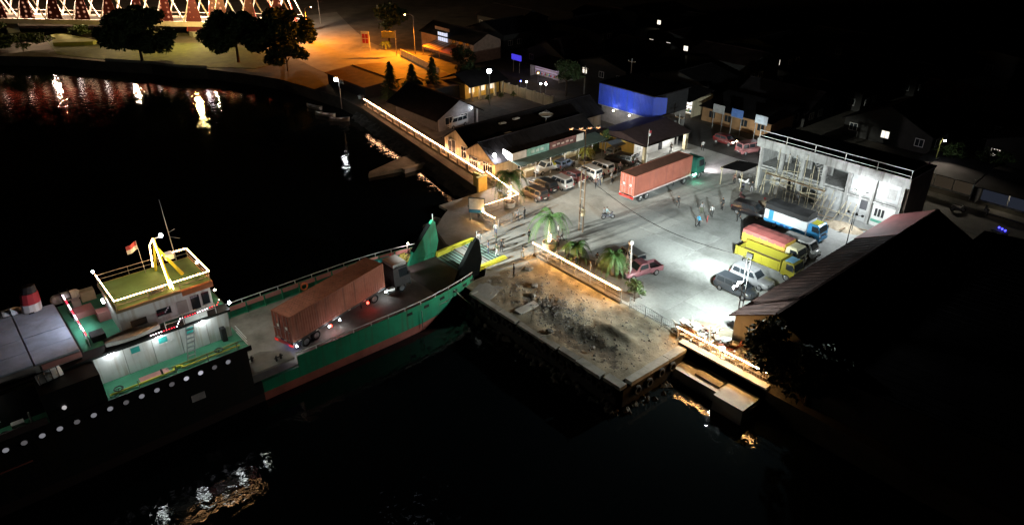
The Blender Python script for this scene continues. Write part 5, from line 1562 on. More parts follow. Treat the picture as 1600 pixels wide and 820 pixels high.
def gable_house(name, label, cat, x0, x1, y0, y1, ze, zr, wm, rm, axis='x', group=None, over=.45, ribs=True):
    t = thing(name, label, cat, ((x0 + x1) / 2, (y0 + y1) / 2, 0), 0, group)
    hx, hy = (x1 - x0) / 2, (y1 - y0) / 2
    if axis == 'x':
        MB().prism_x([(-hy, 0), (hy, 0), (hy, ze), (0, zr), (-hy, ze)], -hx, hx).build('wall', wm, t)
    else:
        MB().prism_y([(-hx, 0), (hx, 0), (hx, ze), (0, zr), (-hx, ze)], -hy, hy).build('wall', wm, t)
    gable_roof(t, -hx, hx, -hy, hy, ze, zr, rm, axis, over, ribs=ribs)
    return t
def win_x(t, x, y0, y1, z0, z1, m=None, sgn=-1, fm=None, mull=1):
    """window on a wall facing -x (sgn -1) or +x at local x, spanning y"""
    q = MB().box(min(x, x + sgn * .05), y0, z0, max(x, x + sgn * .05), y1, z1).build('window', m or M_GLASS, t)
    g = MB()
    a, b = sorted((x + sgn * .02, x + sgn * .09))
    g.box(a, y0 - .07, z0 - .07, b, y1 + .07, z0 - .001).box(a, y0 - .07, z1 + .001, b, y1 + .07, z1 + .07).box(a, y0 - .07, z0, b, y0 - .001, z1).box(a, y1 + .001, z0, b, y1 + .07, z1)
    for k in range(1, mull + 1):
        yy = y0 + (y1 - y0) * k / (mull + 1)
        g.box(a + .035, yy - .03, z0, b, yy + .03, z1) if sgn > 0 else g.box(a, yy - .03, z0, b - .035, yy + .03, z1)
    g.build('frame', fm or M_WHITE, q)
    return q
def win_y(t, y, x0, x1, z0, z1, m=None, fm=None, mull=1):
    """window on a wall facing -y"""
    q = MB().box(x0, y - .05, z0, x1, y, z1).build('window', m or M_GLASS, t)
    g = MB()
    a, b = y - .09, y - .02
    g.box(x0 - .07, a, z0 - .07, x1 + .07, b, z0 - .001).box(x0 - .07, a, z1 + .001, x1 + .07, b, z1 + .07).box(x0 - .07, a, z0, x0 - .001, b, z1).box(x1 + .001, a, z0, x1 + .07, b, z1)
    for k in range(1, mull + 1):
        xx = x0 + (x1 - x0) * k / (mull + 1)
        g.box(xx - .03, a, z0, xx + .03, b - .035, z1)
    g.build('frame', fm or M_WHITE, q)
    return q
# --- long office: two parallel ranges with gables to the lake
o1 = gable_house('office_range', 'long dark roofed office range with cream gable, second from the yard', 'building', 61.2, 89.0, 80.3, 87.0, 2.9, 5.0, M_CREAM, M_ROOFK)
h = 13.9
win_x(o1, -h, -2.6, -.9, .9, 2.6, mull=2)
win_x(o1, -h, .6, 2.4, .4, 3.0, mat('shutter_dark', (.05, .05, .06), .7), mull=1)
MB().box(-h - .5, 1.3, 2.9, -h - .05, 1.8, 3.2).build('wall_lamp_box', M_WHITE, o1)
o2 = gable_house('office_range', 'office range nearest the yard with cream gable and banner canopy', 'building', 60.2, 80.5, 73.6, 80.3 - .02, 2.9, 4.9, M_CREAM, M_ROOFK)
h = 10.15
win_x(o2, -h, -2.7, -.7, .8, 2.3, mull=3)
win_x(o2, -h, .7, 2.6, .8, 2.3, mull=3)
MB().box(-h - .35, -.3, 1.6, -h - .04, .15, 2.2).build('air_conditioner', M_WHITE, o2)
for k in range(6):
    win_y(o2, -3.35, -6.0 + k * 2.7, -4.2 + k * 2.7, .9, 2.2, mull=1)
# canopy over the office front with banners on its fascia
cp = MB().slab((-8.0, -6.2, 2.55), (10.0, -6.2, 2.55), (10.0, -3.4, 3.0), (-8.0, -3.4, 3.0), .12).build('canopy', mat('canopy_green', (.12, .17, .15), .7, 0, .25, .8), o2)
for k in range(7):
    MB().cyl((-7.8 + k * 2.9, -6.05, 0), (-7.8 + k * 2.9, -6.05, 2.5), .08, n=8).build('canopy_post', M_WHITE, o2)
ban = [(-8.0, -5.4, mat('banner_white', (.72, .74, .75), .6)), (-5.3, -1.0, mat('banner_teal', (.25, .5, .45), .6, 0, .5, 1.5)), (-.9, 4.6, mat('banner_maroon', (.22, .1, .09), .6, 0, .7, 1.2)), (4.7, 6.2, mat('banner_cream', (.7, .66, .6), .6))]
for a, b, m_ in ban:
    q = box1('banner', m_, o2, a, -4.62, 2.86, b, -4.55, 3.95)
    if m_.name == 'banner_teal':
        for i in range(3):
            box1('banner_mark', mat('banner_pale', (.6, .72, .68), .6), q, a + .8 + i * .9, -4.635, 3.2, a + 1.4 + i * .9, -4.622, 3.6)
    if m_.name == 'banner_maroon':
        for i in range(5):
            box1('banner_mark', mat('banner_script', (.6, .5, .45), .6), q, a + .6 + i * .9, -4.635, 3.2 + .1 * (i % 2), a + 1.2 + i * .9, -4.622, 3.45 + .1 * (i % 2))
MB().slab((-8.06, -4.6, 2.86), (-8.06, -2.6, 2.86), (-8.06, -2.6, 4.2), (-8.06, -4.6, 3.95), .06).build('banner', mat('banner_end', (.75, .77, .8), .6), o2)
lb_ = box1('lit_counter', glow('counter_light', (1, .93, .8), 2.2), o2, -5.6, -3.5, 1.5, -3.4, -3.46, 2.4)
light('canopy_light', 'POINT', lb_, (-4.5, -4.3, 2.1), 90, (1, .92, .8), r=.2)
light('canopy_light', 'POINT', lb_, (5.0, -4.6, 2.1), 60, (1, .85, .65), r=.2)
box1('counter', M_CREAM, o2, -6.0, -5.2, 0, -3.2, -4.4, .95)
dsh = thing('satellite_dish', 'white satellite dish on a post above the office roof', 'satellite dish', (73.9, 77.9, 4.6))
MB().tube([(0, 0, -.5), (0, 0, 1.0)], .05, 6).build('post', M_POLE, dsh)
rings = [[(r_ * math.cos(a), r_ * math.sin(a), 1.0 + .35 * r_ * r_) for a in [2 * PI * i / 16 for i in range(16)]] for r_ in (.05, .4, .8, 1.15)]
MB().loft(rings, caps=False).build('bowl', M_WHITE, dsh)
for k in range(3):
    a = 2 * PI * k / 3
    MB().tube([(1.1 * math.cos(a), 1.1 * math.sin(a), 1.4), (0, 0, 2.1)], .02, 4).build('strut', M_STEEL, dsh)
for lb, x, y in (('white skylight sheet on the upper office roof', 68.5, 81.9), ('white roof vent beside the upper office ridge', 71.6, 82.3), ('pale roof tank lid at the lower office ridge', 66.0, 77.6)):
    tag(MB().box(-.6, -.25, 0, .6, .25, .18).box(-.5, -.2, .18, .5, .2, .24).build('roof_hatch', M_WHITE, None, False, (x, y, 4.75 if y < 80 else 4.72)), lb, 'roof hatch')
# --- gatehouse
gh = thing('gatehouse', 'flat dark roofed gatehouse with white porch and yellow lit side wall', 'building', (81.6, 64.6, 0))
MB().box(0, 2.0, 0, 10, 9, 2.75).build('wall', M_WHITE, gh)
box1('side_wall', M_YELW, gh, -.06, 1.9, 0, -.005, 8.9, 2.75)  # yellow light on the white wall put into its colour
box1('porch_floor', M_CONC, gh, -.2, -.2, 0, 10.2, 1.98, .16)
MB().box(-.5, -.6, 2.76, 10.5, 9.4, 2.95).build('roof', M_ROOFK, gh)
MB().prism_x([(-.6, 2.952), (9.4, 2.952), (4.4, 4.0)], -.5, 10.5).build('roof_pitch', mat('gate_roof', (.07, .045, .045), .7), gh)
box1('end_pillar', M_CREAM, gh, 9.6, -.4, 0, 10.2, .1, 2.75)
box1('end_pillar', M_CREAM, gh, -.3, -.4, 0, .1, .0, 2.75)
for k in range(3):
    box1('notice_panel', mat('panel_grey', (.5, .52, .53), .6), gh, .8 + k * 1.4, 1.96, 1.3, 1.8 + k * 1.4, 1.995, 1.9)
box1('doorway', M_DARK, gh, 6.0, 1.96, .16, 6.9, 1.995, 2.2)
lp_ = box1('porch_lamp', G_WHITE, gh, 7.2, .6, 2.68, 8.4, .75, 2.74)
light('porch_light', 'POINT', lp_, (7.8, .5, 2.4), 320, (1, .97, .9), r=.3)
light('porch_light', 'POINT', lp_, (2.0, .4, 2.3), 200, (1, .97, .9), r=.3)
fpole = thing('flagpole', 'thin flagpole with a limp red and white flag at the gatehouse corner', 'flagpole', (81.4, 63.8, 0))
MB().tube([(0, 0, 0), (0, 0, 5.6)], [.05, .03], 6).build('pole', M_WHITE, fpole)
MB().box(-.02, -.02, 4.9, .5, .02, 5.3, 0).box(-.02, -.02, 4.5, .4, .02, 4.898, 1).build('flag', [M_REDP, M_WHITE], fpole)
carp = thing('car_canopy', 'low dark pitched canopy frame over the back row of cars', 'canopy', (80.6, 69.6, 0))
for x, y in ((-1.4, -1.2), (1.4, -1.2), (-1.4, 1.2), (1.4, 1.2)):
    MB().cyl((x, y, 0), (x, y, 2.2), .05, n=6).build('post', M_STEEL, carp)
MB().slab((-1.7, -1.5, 2.2), (1.7, -1.5, 2.2), (1.7, 0, 2.7), (-1.7, 0, 2.7), .05).slab((1.7, 1.5, 2.2), (-1.7, 1.5, 2.2), (-1.7, 0, 2.7), (1.7, 0, 2.7), .05).build('cover', mat('cover_slate', (.12, .14, .17), .5), carp)
# --- unfinished two storey building
ub = thing('unfinished_building', 'two storey raw concrete building with white roof railing and scaffolding', 'building', (86.2, 29.0, 0))
W_, H_, D_ = 19.4, 7.2, 6.6
M_PLAST = mat('plaster_pale', (.5, .51, .51), .85, 0, .3, .6)
box1('back_wall', M_PLAST, ub, 5.9, .2, 0, 6.2, W_ - .2, H_ - .9)
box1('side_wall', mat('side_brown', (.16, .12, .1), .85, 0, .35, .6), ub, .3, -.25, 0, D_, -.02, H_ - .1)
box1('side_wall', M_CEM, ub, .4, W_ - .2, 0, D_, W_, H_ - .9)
box1('floor_slab', M_CEM, ub, .35, 0, 3.2, 6.0, W_, 3.45)
box1('roof_slab', M_CEM, ub, -.3, -.3, H_ - .25, D_ + .2, W_ + .3, H_)
box1('fascia', M_CEM, ub, -.5, -.4, H_ - 1.15, -.32, W_ + .4, H_ + .05)
box1('roof_felt', M_ROOFK, ub, -.3, -.3, H_ + .002, D_ + .2, W_ + .3, H_ + .02)
cols = [0.1, 3.4, 6.6, 9.9, 12.9, 15.9, 18.9]
for y in cols:
    box1('column', M_CEM, ub, -.1, y, 0, .34, y + .42, H_ - 1.16)
for z in (3.0,):
    box1('beam', M_CEM, ub, -.02, .53, z - .05, .3, W_ - .52, z + .19)
# filled bays on the right, open bays on the left
for a, b in ((.53, 3.38), (3.83, 6.58), (7.03, 9.88)):
    if a < 7:
        pw = box1('infill_wall', M_PLAST, ub, .36, a, 3.46, .5, b, H_ - 1.2)
        if a < 1:
            box1('patch', M_CEM, pw, .33, a + .5, 3.9, .359, a + 1.6, 5.2)
    pw = box1('infill_wall', M_WHITE if a < 1 else M_PLAST, ub, .36, a, 0, .5, b, 2.9)
    if a < 1:
        for k in range(3):
            box1('opening', M_DARK, pw, .33, a + 1.35 + k * .42, 1.3, .358, a + 1.65 + k * .42, 2.3)
        box1('green_band', mat('band_green', (.12, .38, .28), .7), pw, .335, a + .1, .5, .358, b - .1, .85)
    elif a < 4:
        box1('opening', mat('opening_grey', (.1, .1, .11), .9), pw, .33, a + .2, 1.6, .358, a + 1.1, 2.85)
for y in (10.2, 13.2, 16.2):
    box1('inner_wall', mat('inner_grey', (.42, .42, .41), .9, 0, .45, .7), ub, 3.0, y, 0, 3.15, y + 2.6, 3.15)
    box1('inner_wall', mat('inner_grey', (.42, .42, .41), .9, 0, .45, .7), ub, 3.4, y + .3, 3.46, 3.55, y + 2.4, H_ - 1.2)
st_ = MB()
for k in range(9):
    st_.box(1.2 + .18 * k, 10.6 + .3 * k, 3.46 + .25 * k, 2.6 + .18 * k, 10.9 + .3 * k, 3.62 + .25 * k)
st_.build('inner_stair', M_CEM, ub)
rl = MB().tube([(-.35, -.3, H_ + 1.05), (-.35, W_ + .3, H_ + 1.05)], .06, 5).tube([(-.35, -.3, H_ + .35), (-.35, W_ + .3, H_ + .35)], .04, 5).build('roof_railing', M_WHITE, ub)
for k in range(6):
    y = -.25 + (W_ + .5) * k / 5
    MB().cyl((-.35, y, H_ + .05), (-.35, y, H_ + 1.05), .05, n=6).build('rail_post', M_WHITE, rl)
MB().tube([(-.35, -.3, H_ + 1.05), (D_, -.3, H_ + 1.05)], .05, 5).build('roof_railing', M_WHITE, ub)
sc_ = thing('scaffold', 'rickety bamboo scaffold in front of the open bays', 'scaffold', (85.4, 29.0, 0))
rnd = random.Random(4)
for k in range(17):
    y = 8.3 + k * .64 + rnd.uniform(-.15, .15)
    MB().tube([(rnd.uniform(-.5, .1), y, 0), (rnd.uniform(-.4, .2), y + rnd.uniform(-.4, .4), rnd.choice((3.4, 4.6, 5.8, 6.4, 6.8)))], .045, 5).build('pole', M_BAMB, sc_)
for k in range(16):
    y = 8.2 + rnd.uniform(0, 8)
    z = rnd.choice((1.5, 2.2, 3.1, 4.4))
    MB().tube([(rnd.uniform(-.4, .0), y, z + rnd.uniform(-.2, .2)), (rnd.uniform(-.4, .0), y + rnd.uniform(2.2, 3.4), z + rnd.uniform(-.4, .4))], .045, 5).build('crossbar', M_BAMB, sc_)
for k in range(6):
    y = 4.5 + k * 1.0
    MB().tube([(-2.6 + rnd.uniform(-.3, .3), y, 0), (-.2, y + rnd.uniform(-.5, .5), 2.6)], .05, 5).build('prop', M_BAMB, sc_)
MB().tube([(-1.4, 4.0, 1.3), (-1.5, 10.0, 1.4)], .05, 5).build('crossbar', M_BAMB, sc_)
for k in range(4):
    MB().box(-.5, 9 + k * 2.1, 2.95, -.05, 11.0 + k * 2.1, 3.02).build('plank', M_WOOD, sc_)
aw = thing('awning', 'dark sheet awning on posts at the near end of the scaffolded building', 'awning', (85.0, 50.4, 0))
MB().slab((-1.6, -1.6, 2.9), (2.6, -1.6, 2.9), (2.6, 2.0, 2.5), (-1.6, 2.0, 2.5), .06).build('sheet', M_ROOFK, aw)
for x, y in ((-1.4, -1.4), (2.4, -1.4), (-1.4, 1.8), (2.4, 1.8)):
    MB().cyl((x, y, 0), (x, y, 2.55), .06, n=6).build('post', M_BAMB, aw)
box1('front_board', M_CREAM, aw, -1.5, 2.03, 2.1, 2.2, 2.07, 2.5)
al_ = MB().ball((.2, 0, 2.35), .08, 6, 5).build('bulb', G_WARM, aw)
light('bulb_light', 'POINT', al_, (.2, 0, 2.2), 30, (1, .85, .6), r=.1)
sp = thing('sand_heap', 'spread heap of pale sand in front of the white ground floor wall', 'sand heap', (83.2, 34.0, 0))
g = MB()
n = 12
g.loft([[(r_ * 1.5 * math.cos(2 * PI * i / n), r_ * 2.6 * math.sin(2 * PI * i / n), z) for i in range(n)] for r_, z in ((1.0, .0), (.85, .15), (.5, .42), (.1, .6))])
g.build('sand', mat('sand', (.42, .35, .26), .95, 0, .3, 2, .03, 12), sp)
for k in range(5):
    MB().box(-.08, -1.3, 0, .08, 1.3, .05).build('plank', M_WOOD, sp, loc=(rnd.uniform(-1.2, .8), rnd.uniform(-2, 4), .12 + .25 * (k % 2)), rz=rnd.uniform(0, 3))
dl = thing('twin_lamp_post', 'thin dark lamp post with two small lit heads before the scaffolded building', 'lamp post', (82.6, 32.6, 0))
MB().tube([(0, 0, 0), (0, 0, 5.2)], [.06, .04], 6).build('post', M_POLE, dl)
for s_ in (-1, 1):
    MB().tube([(0, 0, 5.1), (.1, s_ * .7, 5.3)], .03, 4).build('arm', M_POLE, dl)
    hd_ = MB().box(-.15, s_ * .7 - .2, 5.25, .25, s_ * .7 + .2, 5.37).build('lamp_head', M_WHITE, dl)
    MB().box(-.1, s_ * .7 - .15, 5.2, .2, s_ * .7 + .15, 5.248).build('lamp_glass', glow('lamp_led', (.9, .97, 1), 6), hd_)
    light('lamp_light', 'POINT', hd_, (-.3, s_ * .7, 5.0), 1100, (.92, .98, 1), r=.15)
dl2 = thing('twin_lamp_post', 'short dark post with little lamp heads by the red warehouse roof', 'lamp post', (77.0, 30.6, 0))
MB().tube([(0, 0, 0), (0, 0, 5.0)], [.06, .04], 6).build('post', M_DARK, dl2)
for s_ in (-1, -.3, .6):
    MB().box(-.12, s_ * 1.0 - .12, 4.8, .12, s_ * 1.0 + .12, 5.0).tube([(0, 0, 4.8), (0, s_, 4.85)], .025, 4).build('lamp_head', M_DARK, dl2)
# --- warehouse along the right with a gable to the lake
wh_ = gable_house('warehouse', 'long reddish sheet roofed warehouse with cream gable end', 'building', 51.6, 84.0, 20.6, 28.6, 3.1, 5.1, mat('warehouse_plaster', (.12, .11, .085), .85, 0, .25, .7, streak=(.14, .12, .09)), M_ROOFR)
MB().slab((7.0, -.05, 5.26), (16.6, -.05, 5.26), (16.6, 4.44, 3.05), (7.0, 4.44, 3.05), -.03).build('lit_red_strip', mat('roof_lit_red', (.17, .05, .05), .8, 0, .3, .6), wh_)  # far end of the reddish roof: lamp light painted as a redder strip
win_x(wh_, -16.2, -2.6, -1.6, 1.0, 2.2)
box1('gable_louvre', M_DARK, wh_, -16.26, -.5, 3.4, -16.205, .4, 4.0)
gable_house('dark_shed', 'wide unlit black roofed shed right of the warehouse', 'building', 48.8, 86.0, -22.0, 19.6, 3.6, 5.6, M_DARK, mat('shed_roof_black', (.005, .0045, .005), 1.0, 0, .5, .5, spec=0.0))
gable_house('dark_shed', 'unlit low shed at the lower right corner', 'building', 52.0, 90.0, -60.0, -24.0, 3.6, 6.0, M_DARK, M_ROOFK)
make_tree('dark unlit tree before the warehouse gable', 48.9, 23.4, 5.0, 2.9, 2.6, 41, 3600, .28, mat('night_leaf', (.012, .02, .008), .8), nm='broadleaf_tree')
make_tree('second dark tree right of the rope lit fence end', 48.6, 19.4, 5.0, 3.0, 2.4, 42, 3600, .28, mat('night_leaf', (.012, .02, .008), .8), nm='broadleaf_tree')
# debris pile
dp = thing('debris_pile', 'pile of broken boards and slabs by the floodlight pole', 'debris pile', (49.95, 29.6, 0))
rnd = random.Random(9)
pm_ = [M_WOOD, M_WHITE, M_WHITE, M_CONC, mat('board_faded', (.5, .47, .42), .85, 0, .3, 2), mat('board_faded', (.5, .47, .42)), mat('plank_red', (.28, .09, .06), .8, 0, .3, 2)]
for k in range(150):
    L_, w_, h_ = rnd.choice(((1.6, .16, .05), (2.2, .14, .05), (1.3, .7, .05), (1.0, .8, .1), (2.8, .12, .07), (.6, .5, .25), (.9, .6, .12)))
    o = MB().box(-L_ / 2, -w_ / 2, 0, L_ / 2, w_ / 2, h_).build('board' if L_ > 1 else 'chunk', rnd.choice(pm_), dp)
    x, y = rnd.gauss(0, .6), rnd.uniform(-4.6, 3.0)
    o.location = (max(-1.2, min(1.3, x)), y, .1 + .95 * rnd.random() * math.exp(-(x * x) / 1.5))
    o.rotation_euler = (rnd.uniform(-.35, .35), rnd.uniform(-.35, .35), rnd.uniform(0, PI))
struct(MB().prism([(49.3, 24.2), (49.3, 33.0), (51.5, 34.0), (53.3, 31.0), (53.3, 24.2)], -.05, .05).build('debris_ground', M_DIRT))
# --- grey gabled house, fence wall and yellow house behind the office
gh2 = gable_house('gabled_house', 'grey gabled house with black roof behind the office', 'house', 67.0, 74.6, 97.0, 110.0, 2.9, 5.0, mat('house_shaded', (.03, .03, .032), .9), M_ROOFK, 'y', over=1.3)  # side walls darkened in place of shade; gable front stays grey
MB().prism_y([(-3.75, 0), (3.75, 0), (3.75, 2.9), (0, 4.95), (-3.75, 2.9)], -6.62, -6.51).build('gable_front', mat('house_grey', (.3, .3, .32), .8), gh2)
win_y(gh2, -6.63, -2.4, -.8, .9, 2.1)
win_y(gh2, -6.63, .9, 2.2, .9, 2.1)
box1('corner_post', M_WHITE, gh2, 3.9, -7.4, 0, 4.1, -7.2, 2.6)
lp2 = MB().ball((3.0, -7.0, 2.9), .1, 6, 5).build('eave_lamp', G_WHITE, gh2)
light('eave_light', 'POINT', lp2, (1.2, -8.2, 2.7), 70, (.9, .95, 1), r=.2)
fw = thing('boundary_wall', 'long plain cream boundary wall behind the courtyard', 'wall', (91.6, 95.0, 0))
for k in range(6):
    box1('wall_bay', M_CREAM, fw, -.12, k * 2.5, 0, .12, k * 2.5 + 2.4, 1.9)
    box1('pillar', M_CREAM, fw, -.2, k * 2.5 - .14, 0, .2, k * 2.5 + .12, 2.1)
yh = thing('lit_house', 'little yellow lit house with open porch and pillars behind the courtyard', 'house', (82.5, 108.0, 0))
MB().box(0, 1.8, 0, 8.5, 7, 2.9).build('wall', M_YELW, yh)
for k in range(5):
    box1('pillar', M_CREAM, yh, .1 + k * 1.9, -.2, 0, .5 + k * 1.9, .2, 2.8)
MB().slab((-.6, -.6, 2.85), (9, -.6, 2.85), (9, 4.4, 4.6), (-.6, 4.4, 4.6), .12).slab((9, 9, 2.85), (-.6, 9, 2.85), (-.6, 4.4, 4.6), (9, 4.4, 4.6), .12).build('roof', M_ROOFK, yh)
for k in range(3):
    q = box1('window', G_SHOP, yh, 1.0 + k * 2.6, 1.74, 1.0, 2.2 + k * 2.6, 1.795, 2.2)
    box1('frame', M_WHITE, q, 1.55 + k * 2.6, 1.7, 1.0, 1.65 + k * 2.6, 1.738, 2.2)
yl = box1('porch_lamp', G_WARM, yh, 3.9, .6, 2.6, 4.3, .9, 2.75)
light('porch_light', 'POINT', yl, (4.2, .2, 2.3), 260, (1, .62, .2), r=.2)
light('porch_light', 'POINT', yl, (.8, -.4, 2.0), 90, (1, .55, .2), r=.2)
for k, (lb, x, y) in enumerate((('small clipped bush before the yellow lit porch', 84.5, 105.2), ('second clipped bush before the yellow lit porch', 87.5, 105.0), ('third clipped bush at the courtyard wall', 90.0, 104.2))):
    make_tree(lb, x, y, 1.3, .6, .6, 60 + k, 300, .13, M_LEAF2, 'shrub', nm='shrub', group='courtyard shrubs')
# --- blue upper storey building and the shops
bb = thing('blue_building', 'building with a bright blue ribbed upper wall behind the gatehouse', 'building', (92.0, 71.6, 0))
MB().box(.6, .2, 0, 9, 11.9, 3.0).build('wall', mat('shop_grey', (.3, .28, .26), .8), bb)
M_BLUE = mat('blue_sheet', (.012, .045, .42), .5, 0, .2, .6, streak=(.02, .05, .2))
piece('blue_wall', corr_panel(12.0, 3.6, 'x', .05, .3).mesh('blue_wall', M_BLUE), bb, (-.1, 12.1, 3.1), (0, 0, -PI / 2))
MB().slab((-.1, .1, 3.1), (1.2, -1.6, 4.2), (1.2, -1.6, 6.7), (-.1, .1, 6.7), .08).build('blue_end', M_BLUE, bb)
MB().box(.0, .1, 3.05, 9, 12.1, 6.6).build('upper_core', M_DARK, bb)
MB().box(-.3, -.2, 6.72, 9.2, 12.3, 6.9).build('roof', M_ROOFK, bb)
box1('blue_trim', M_STEEL, bb, -.2, .1, 3.0, -.12, 12.0, 3.12)
for k, y in enumerate((4.6, 8.2)):
    q = MB().ball((-.5, y, 2.75), .14, 6, 5).build('soffit_lamp', G_WARM, bb)
    light('soffit_light', 'POINT', q, (-.8, y, 3.3), 45, (.8, .85, 1), r=.15)
light('blue_wash', 'SPOT', q, (-5.0, 5.6, 5.6), 900, (.85, .9, 1), (0, 6, 5), 130, .8, .3)
def shop(label, x, y, L, D, h, wm, lit, rm=None, rz=0.0, group='shops on the street', colour=(1, .88, .72), power=60, name='shop', goods=True):
    """shop whose open front faces local -x; front spans local y 0..L"""
    t = thing(name, label, 'shop', (x, y, 0), rz, group)
    MB().box(1.2, 0, 0, D, L, h).box(0, 0, 0, 1.2, .15, h).box(0, L - .15, 0, 1.2, L, h).build('wall', wm, t)
    MB().slab((-1.2, -.2, h - .25), (D, -.2, h + .6), (D, L + .2, h + .6), (-1.2, L + .2, h - .25), -.1).build('roof', rm or M_ROOFK, t)
    n = max(1, int(L / 2.6))
    for k in range(n):
        y0, y1 = .3 + (L - .6) * k / n + .1, .3 + (L - .6) * (k + 1) / n - .1
        q = box1('shop_front', lit, t, 1.12, y0, .3, 1.19, y1, h - .5)
        if not goods:
            continue
        for j in range(3):
            box1('shelf', M_WOOD, q, .85, y0 + .1, .5 + j * .6, 1.11, y1 - .1, .56 + j * .6)
        for j in range(5):
            yy = y0 + .2 + (y1 - y0 - .5) * j / 5
            box1('goods', mat('goods_%d' % (j % 4), ((.5, .1, .1), (.1, .35, .5), (.6, .55, .3), (.2, .45, .2))[j % 4], .6), q, .9, yy, .56, 1.1, yy + .28, .56 + .3 + .08 * (j % 3))
    lm = box1('shop_lamp', G_WARM, t, .3, L * .5 - .3, h - .42, .5, L * .5 + .3, h - .36)
    if power:
        light('shop_light', 'POINT', lm, (-.2, L * .5, h - .8), power, colour, r=.2)
    return t
shop('brightly lit shop with pale blue banner at the street corner', 106.0, 74.0, 8.0, 6, 3.2, M_CREAM, glow('shop_bright', (1, .95, .9), 1.6), power=220)
br_ = thing('brown_wall_house', 'long low house with a brown street wall behind the street', 'house', (106.2, 58.5, 0))
MB().box(0, 0, 0, 7, 13.5, 2.6).build('wall', mat('wall_brown', (.3, .17, .08), .85, 0, .3, .6), br_)
MB().slab((-.6, -.4, 2.55), (8, -.4, 3.8), (8, 13.9, 3.8), (-.6, 13.9, 2.55), -.12).build('roof', M_ROOFK, br_)
for k in range(4):
    q = box1('window', M_GLASS, br_, -.04, 1.2 + k * 3.2, .9, -.001, 2.4 + k * 3.2, 2.0)
    box1('frame', M_WOOD, q, -.07, 1.75 + k * 3.2, .9, -.042, 1.85 + k * 3.2, 2.0)
for k, (y, m_, lb) in enumerate(((67.0, mat('sign_grey', (.35, .36, .36), .6), 'dull grey sign board above the brown street wall'), (63.4, mat('sign_blue', (.1, .2, .5), .6), 'small blue sign board above the brown street wall'), (58.9, mat('sign_pale', (.5, .6, .68), .6), 'pale twin sign board nearest the scaffolded building'))):
    sg = thing('sign_board', lb, 'sign', (103.6, y, 0))
    for dy in (-.9, .9):
        MB().cyl((0, dy, 0), (0, dy, 3.6), .06, n=6).build('post', M_POLE, sg)
    box1('panel', m_, sg, -.06, -1.1, 3.0, .02, 1.1, 4.3)
    box1('frame', M_STEEL, sg, -.09, -1.2, 2.9, .03, 1.2, 2.99)
ws = thing('white_kiosk', 'white walled kiosk with a green mark at the near end of the building row', 'kiosk', (97.2, 51.4, 0))
MB().box(0, 0, 0, 3, 3.2, 3.3).build('wall', M_WHITE, ws)
box1('roof', M_ROOFK, ws, -.4, -.3, 3.3, 3.3, 3.5, 3.45)
box1('green_mark', mat('mark_green', (.1, .45, .3), .6), ws, -.03, 1.2, 2.1, -.002, 2.1, 2.6)
box1('red_band', M_PINK, ws, -.03, 1.0, 2.9, -.002, 3.1, 3.15)
box1('door', M_DARK, ws, -.03, .2, 0, -.002, .9, 2.0)
kl = box1('kiosk_lamp', G_WHITE, ws, -.5, 1.4, 3.1, -.3, 1.8, 3.2)
light('kiosk_light', 'POINT', kl, (-.9, 1.6, 2.9), 110, (1, 1, 1), r=.2)
# right-hand street
shop('dim shop with tarpaulin front right of the scaffolded building', 104.0, 27.0, 8.0, 6, 2.9, M_CEM, glow('shop_dim', (1, .75, .5), .03), power=5, goods=False)
shop('stall with a blue roll front on the right hand street', 103.6, 19.4, 7.0, 5, 2.8, M_CEM, glow('shop_blue', (.5, .6, .9), .03), power=4, goods=False)
gable_house('street_house', 'dark roofed house at the far right of the street', 'house', 103.6, 112.0, 6.0, 17.5, 2.9, 4.8, M_CEM, M_ROOFK, group='houses behind the street')
# street lamp on the right
def street_lamp(name, label, x, y, H, arm, az, gm, power, col, polem=None, r=.18, lz=.35, down=False, tgt=None, cone=152):
    t = thing(name, label, 'street lamp', (x, y, 0), 0)
    dx, dy = arm * math.cos(az), arm * math.sin(az)
    MB().tube([(0, 0, 0), (0, 0, H - .5), (dx * .35, dy * .35, H - .08), (dx, dy, H)], [.09, .07, .05, .04], 7).build('pole', polem or M_POLE, t)
    hd = MB().box(dx - .3, dy - .14, H - .04, dx + .3, dy + .14, H + .08).build('lamp_head', M_STEEL, t)
    MB().ball((dx, dy, H - .1), r, 8, 6).build('lamp_glass', gm, hd)
    if down:
        light('street_light', 'SPOT', hd, (dx, dy, H - lz), power, col, tgt or (dx * 1.6, dy * 1.6, 0), cone, .45, .2)
    else:
        light('street_light', 'POINT', hd, (dx, dy, H - lz), power, col, r=.2)
    return t
street_lamp('street_lamp', 'white street lamp on a leaning post over the right hand street', 107.6, 33.6, 6.3, 1.0, -2.4, G_WHITE, 2600, (1, .88, .66), mat('post_yellow', (.45, .42, .12), .6), down=True, tgt=(-9, -5, 0), cone=110)
make_tree('yellow lit tree under the street lamp on the right', 110.8, 32.6, 4.6, 2.6, 1.7, 71, 1500, .2, M_LEAF2, nm='broadleaf_tree')
make_tree('low leafy tree beside the lamp lit tree on the right', 112.6, 27.8, 4.6, 2.6, 1.6, 72, 1500, .2, M_LEAF2, nm='broadleaf_tree')
bl_ = thing('lit_cart', 'low cart with a glowing blue lamp at the right edge street', 'cart', (95.6, 20.6, 0))
MB().box(-.6, -.9, .5, .6, .9, .62).build('tray', M_DARK, bl_)
for s_ in (-1, 1):
    MB().torus((.0, s_ * .55, .32), .26, .05, 'x', 12, 5).build('wheel', M_RUB, bl_)
for k in range(3):
    MB().ball((-.2 + .2 * k, -.5 + .4 * k, .8), .12, 6, 5).build('lamp', glow('deep_blue', (.05, .05, 1), 6), bl_)

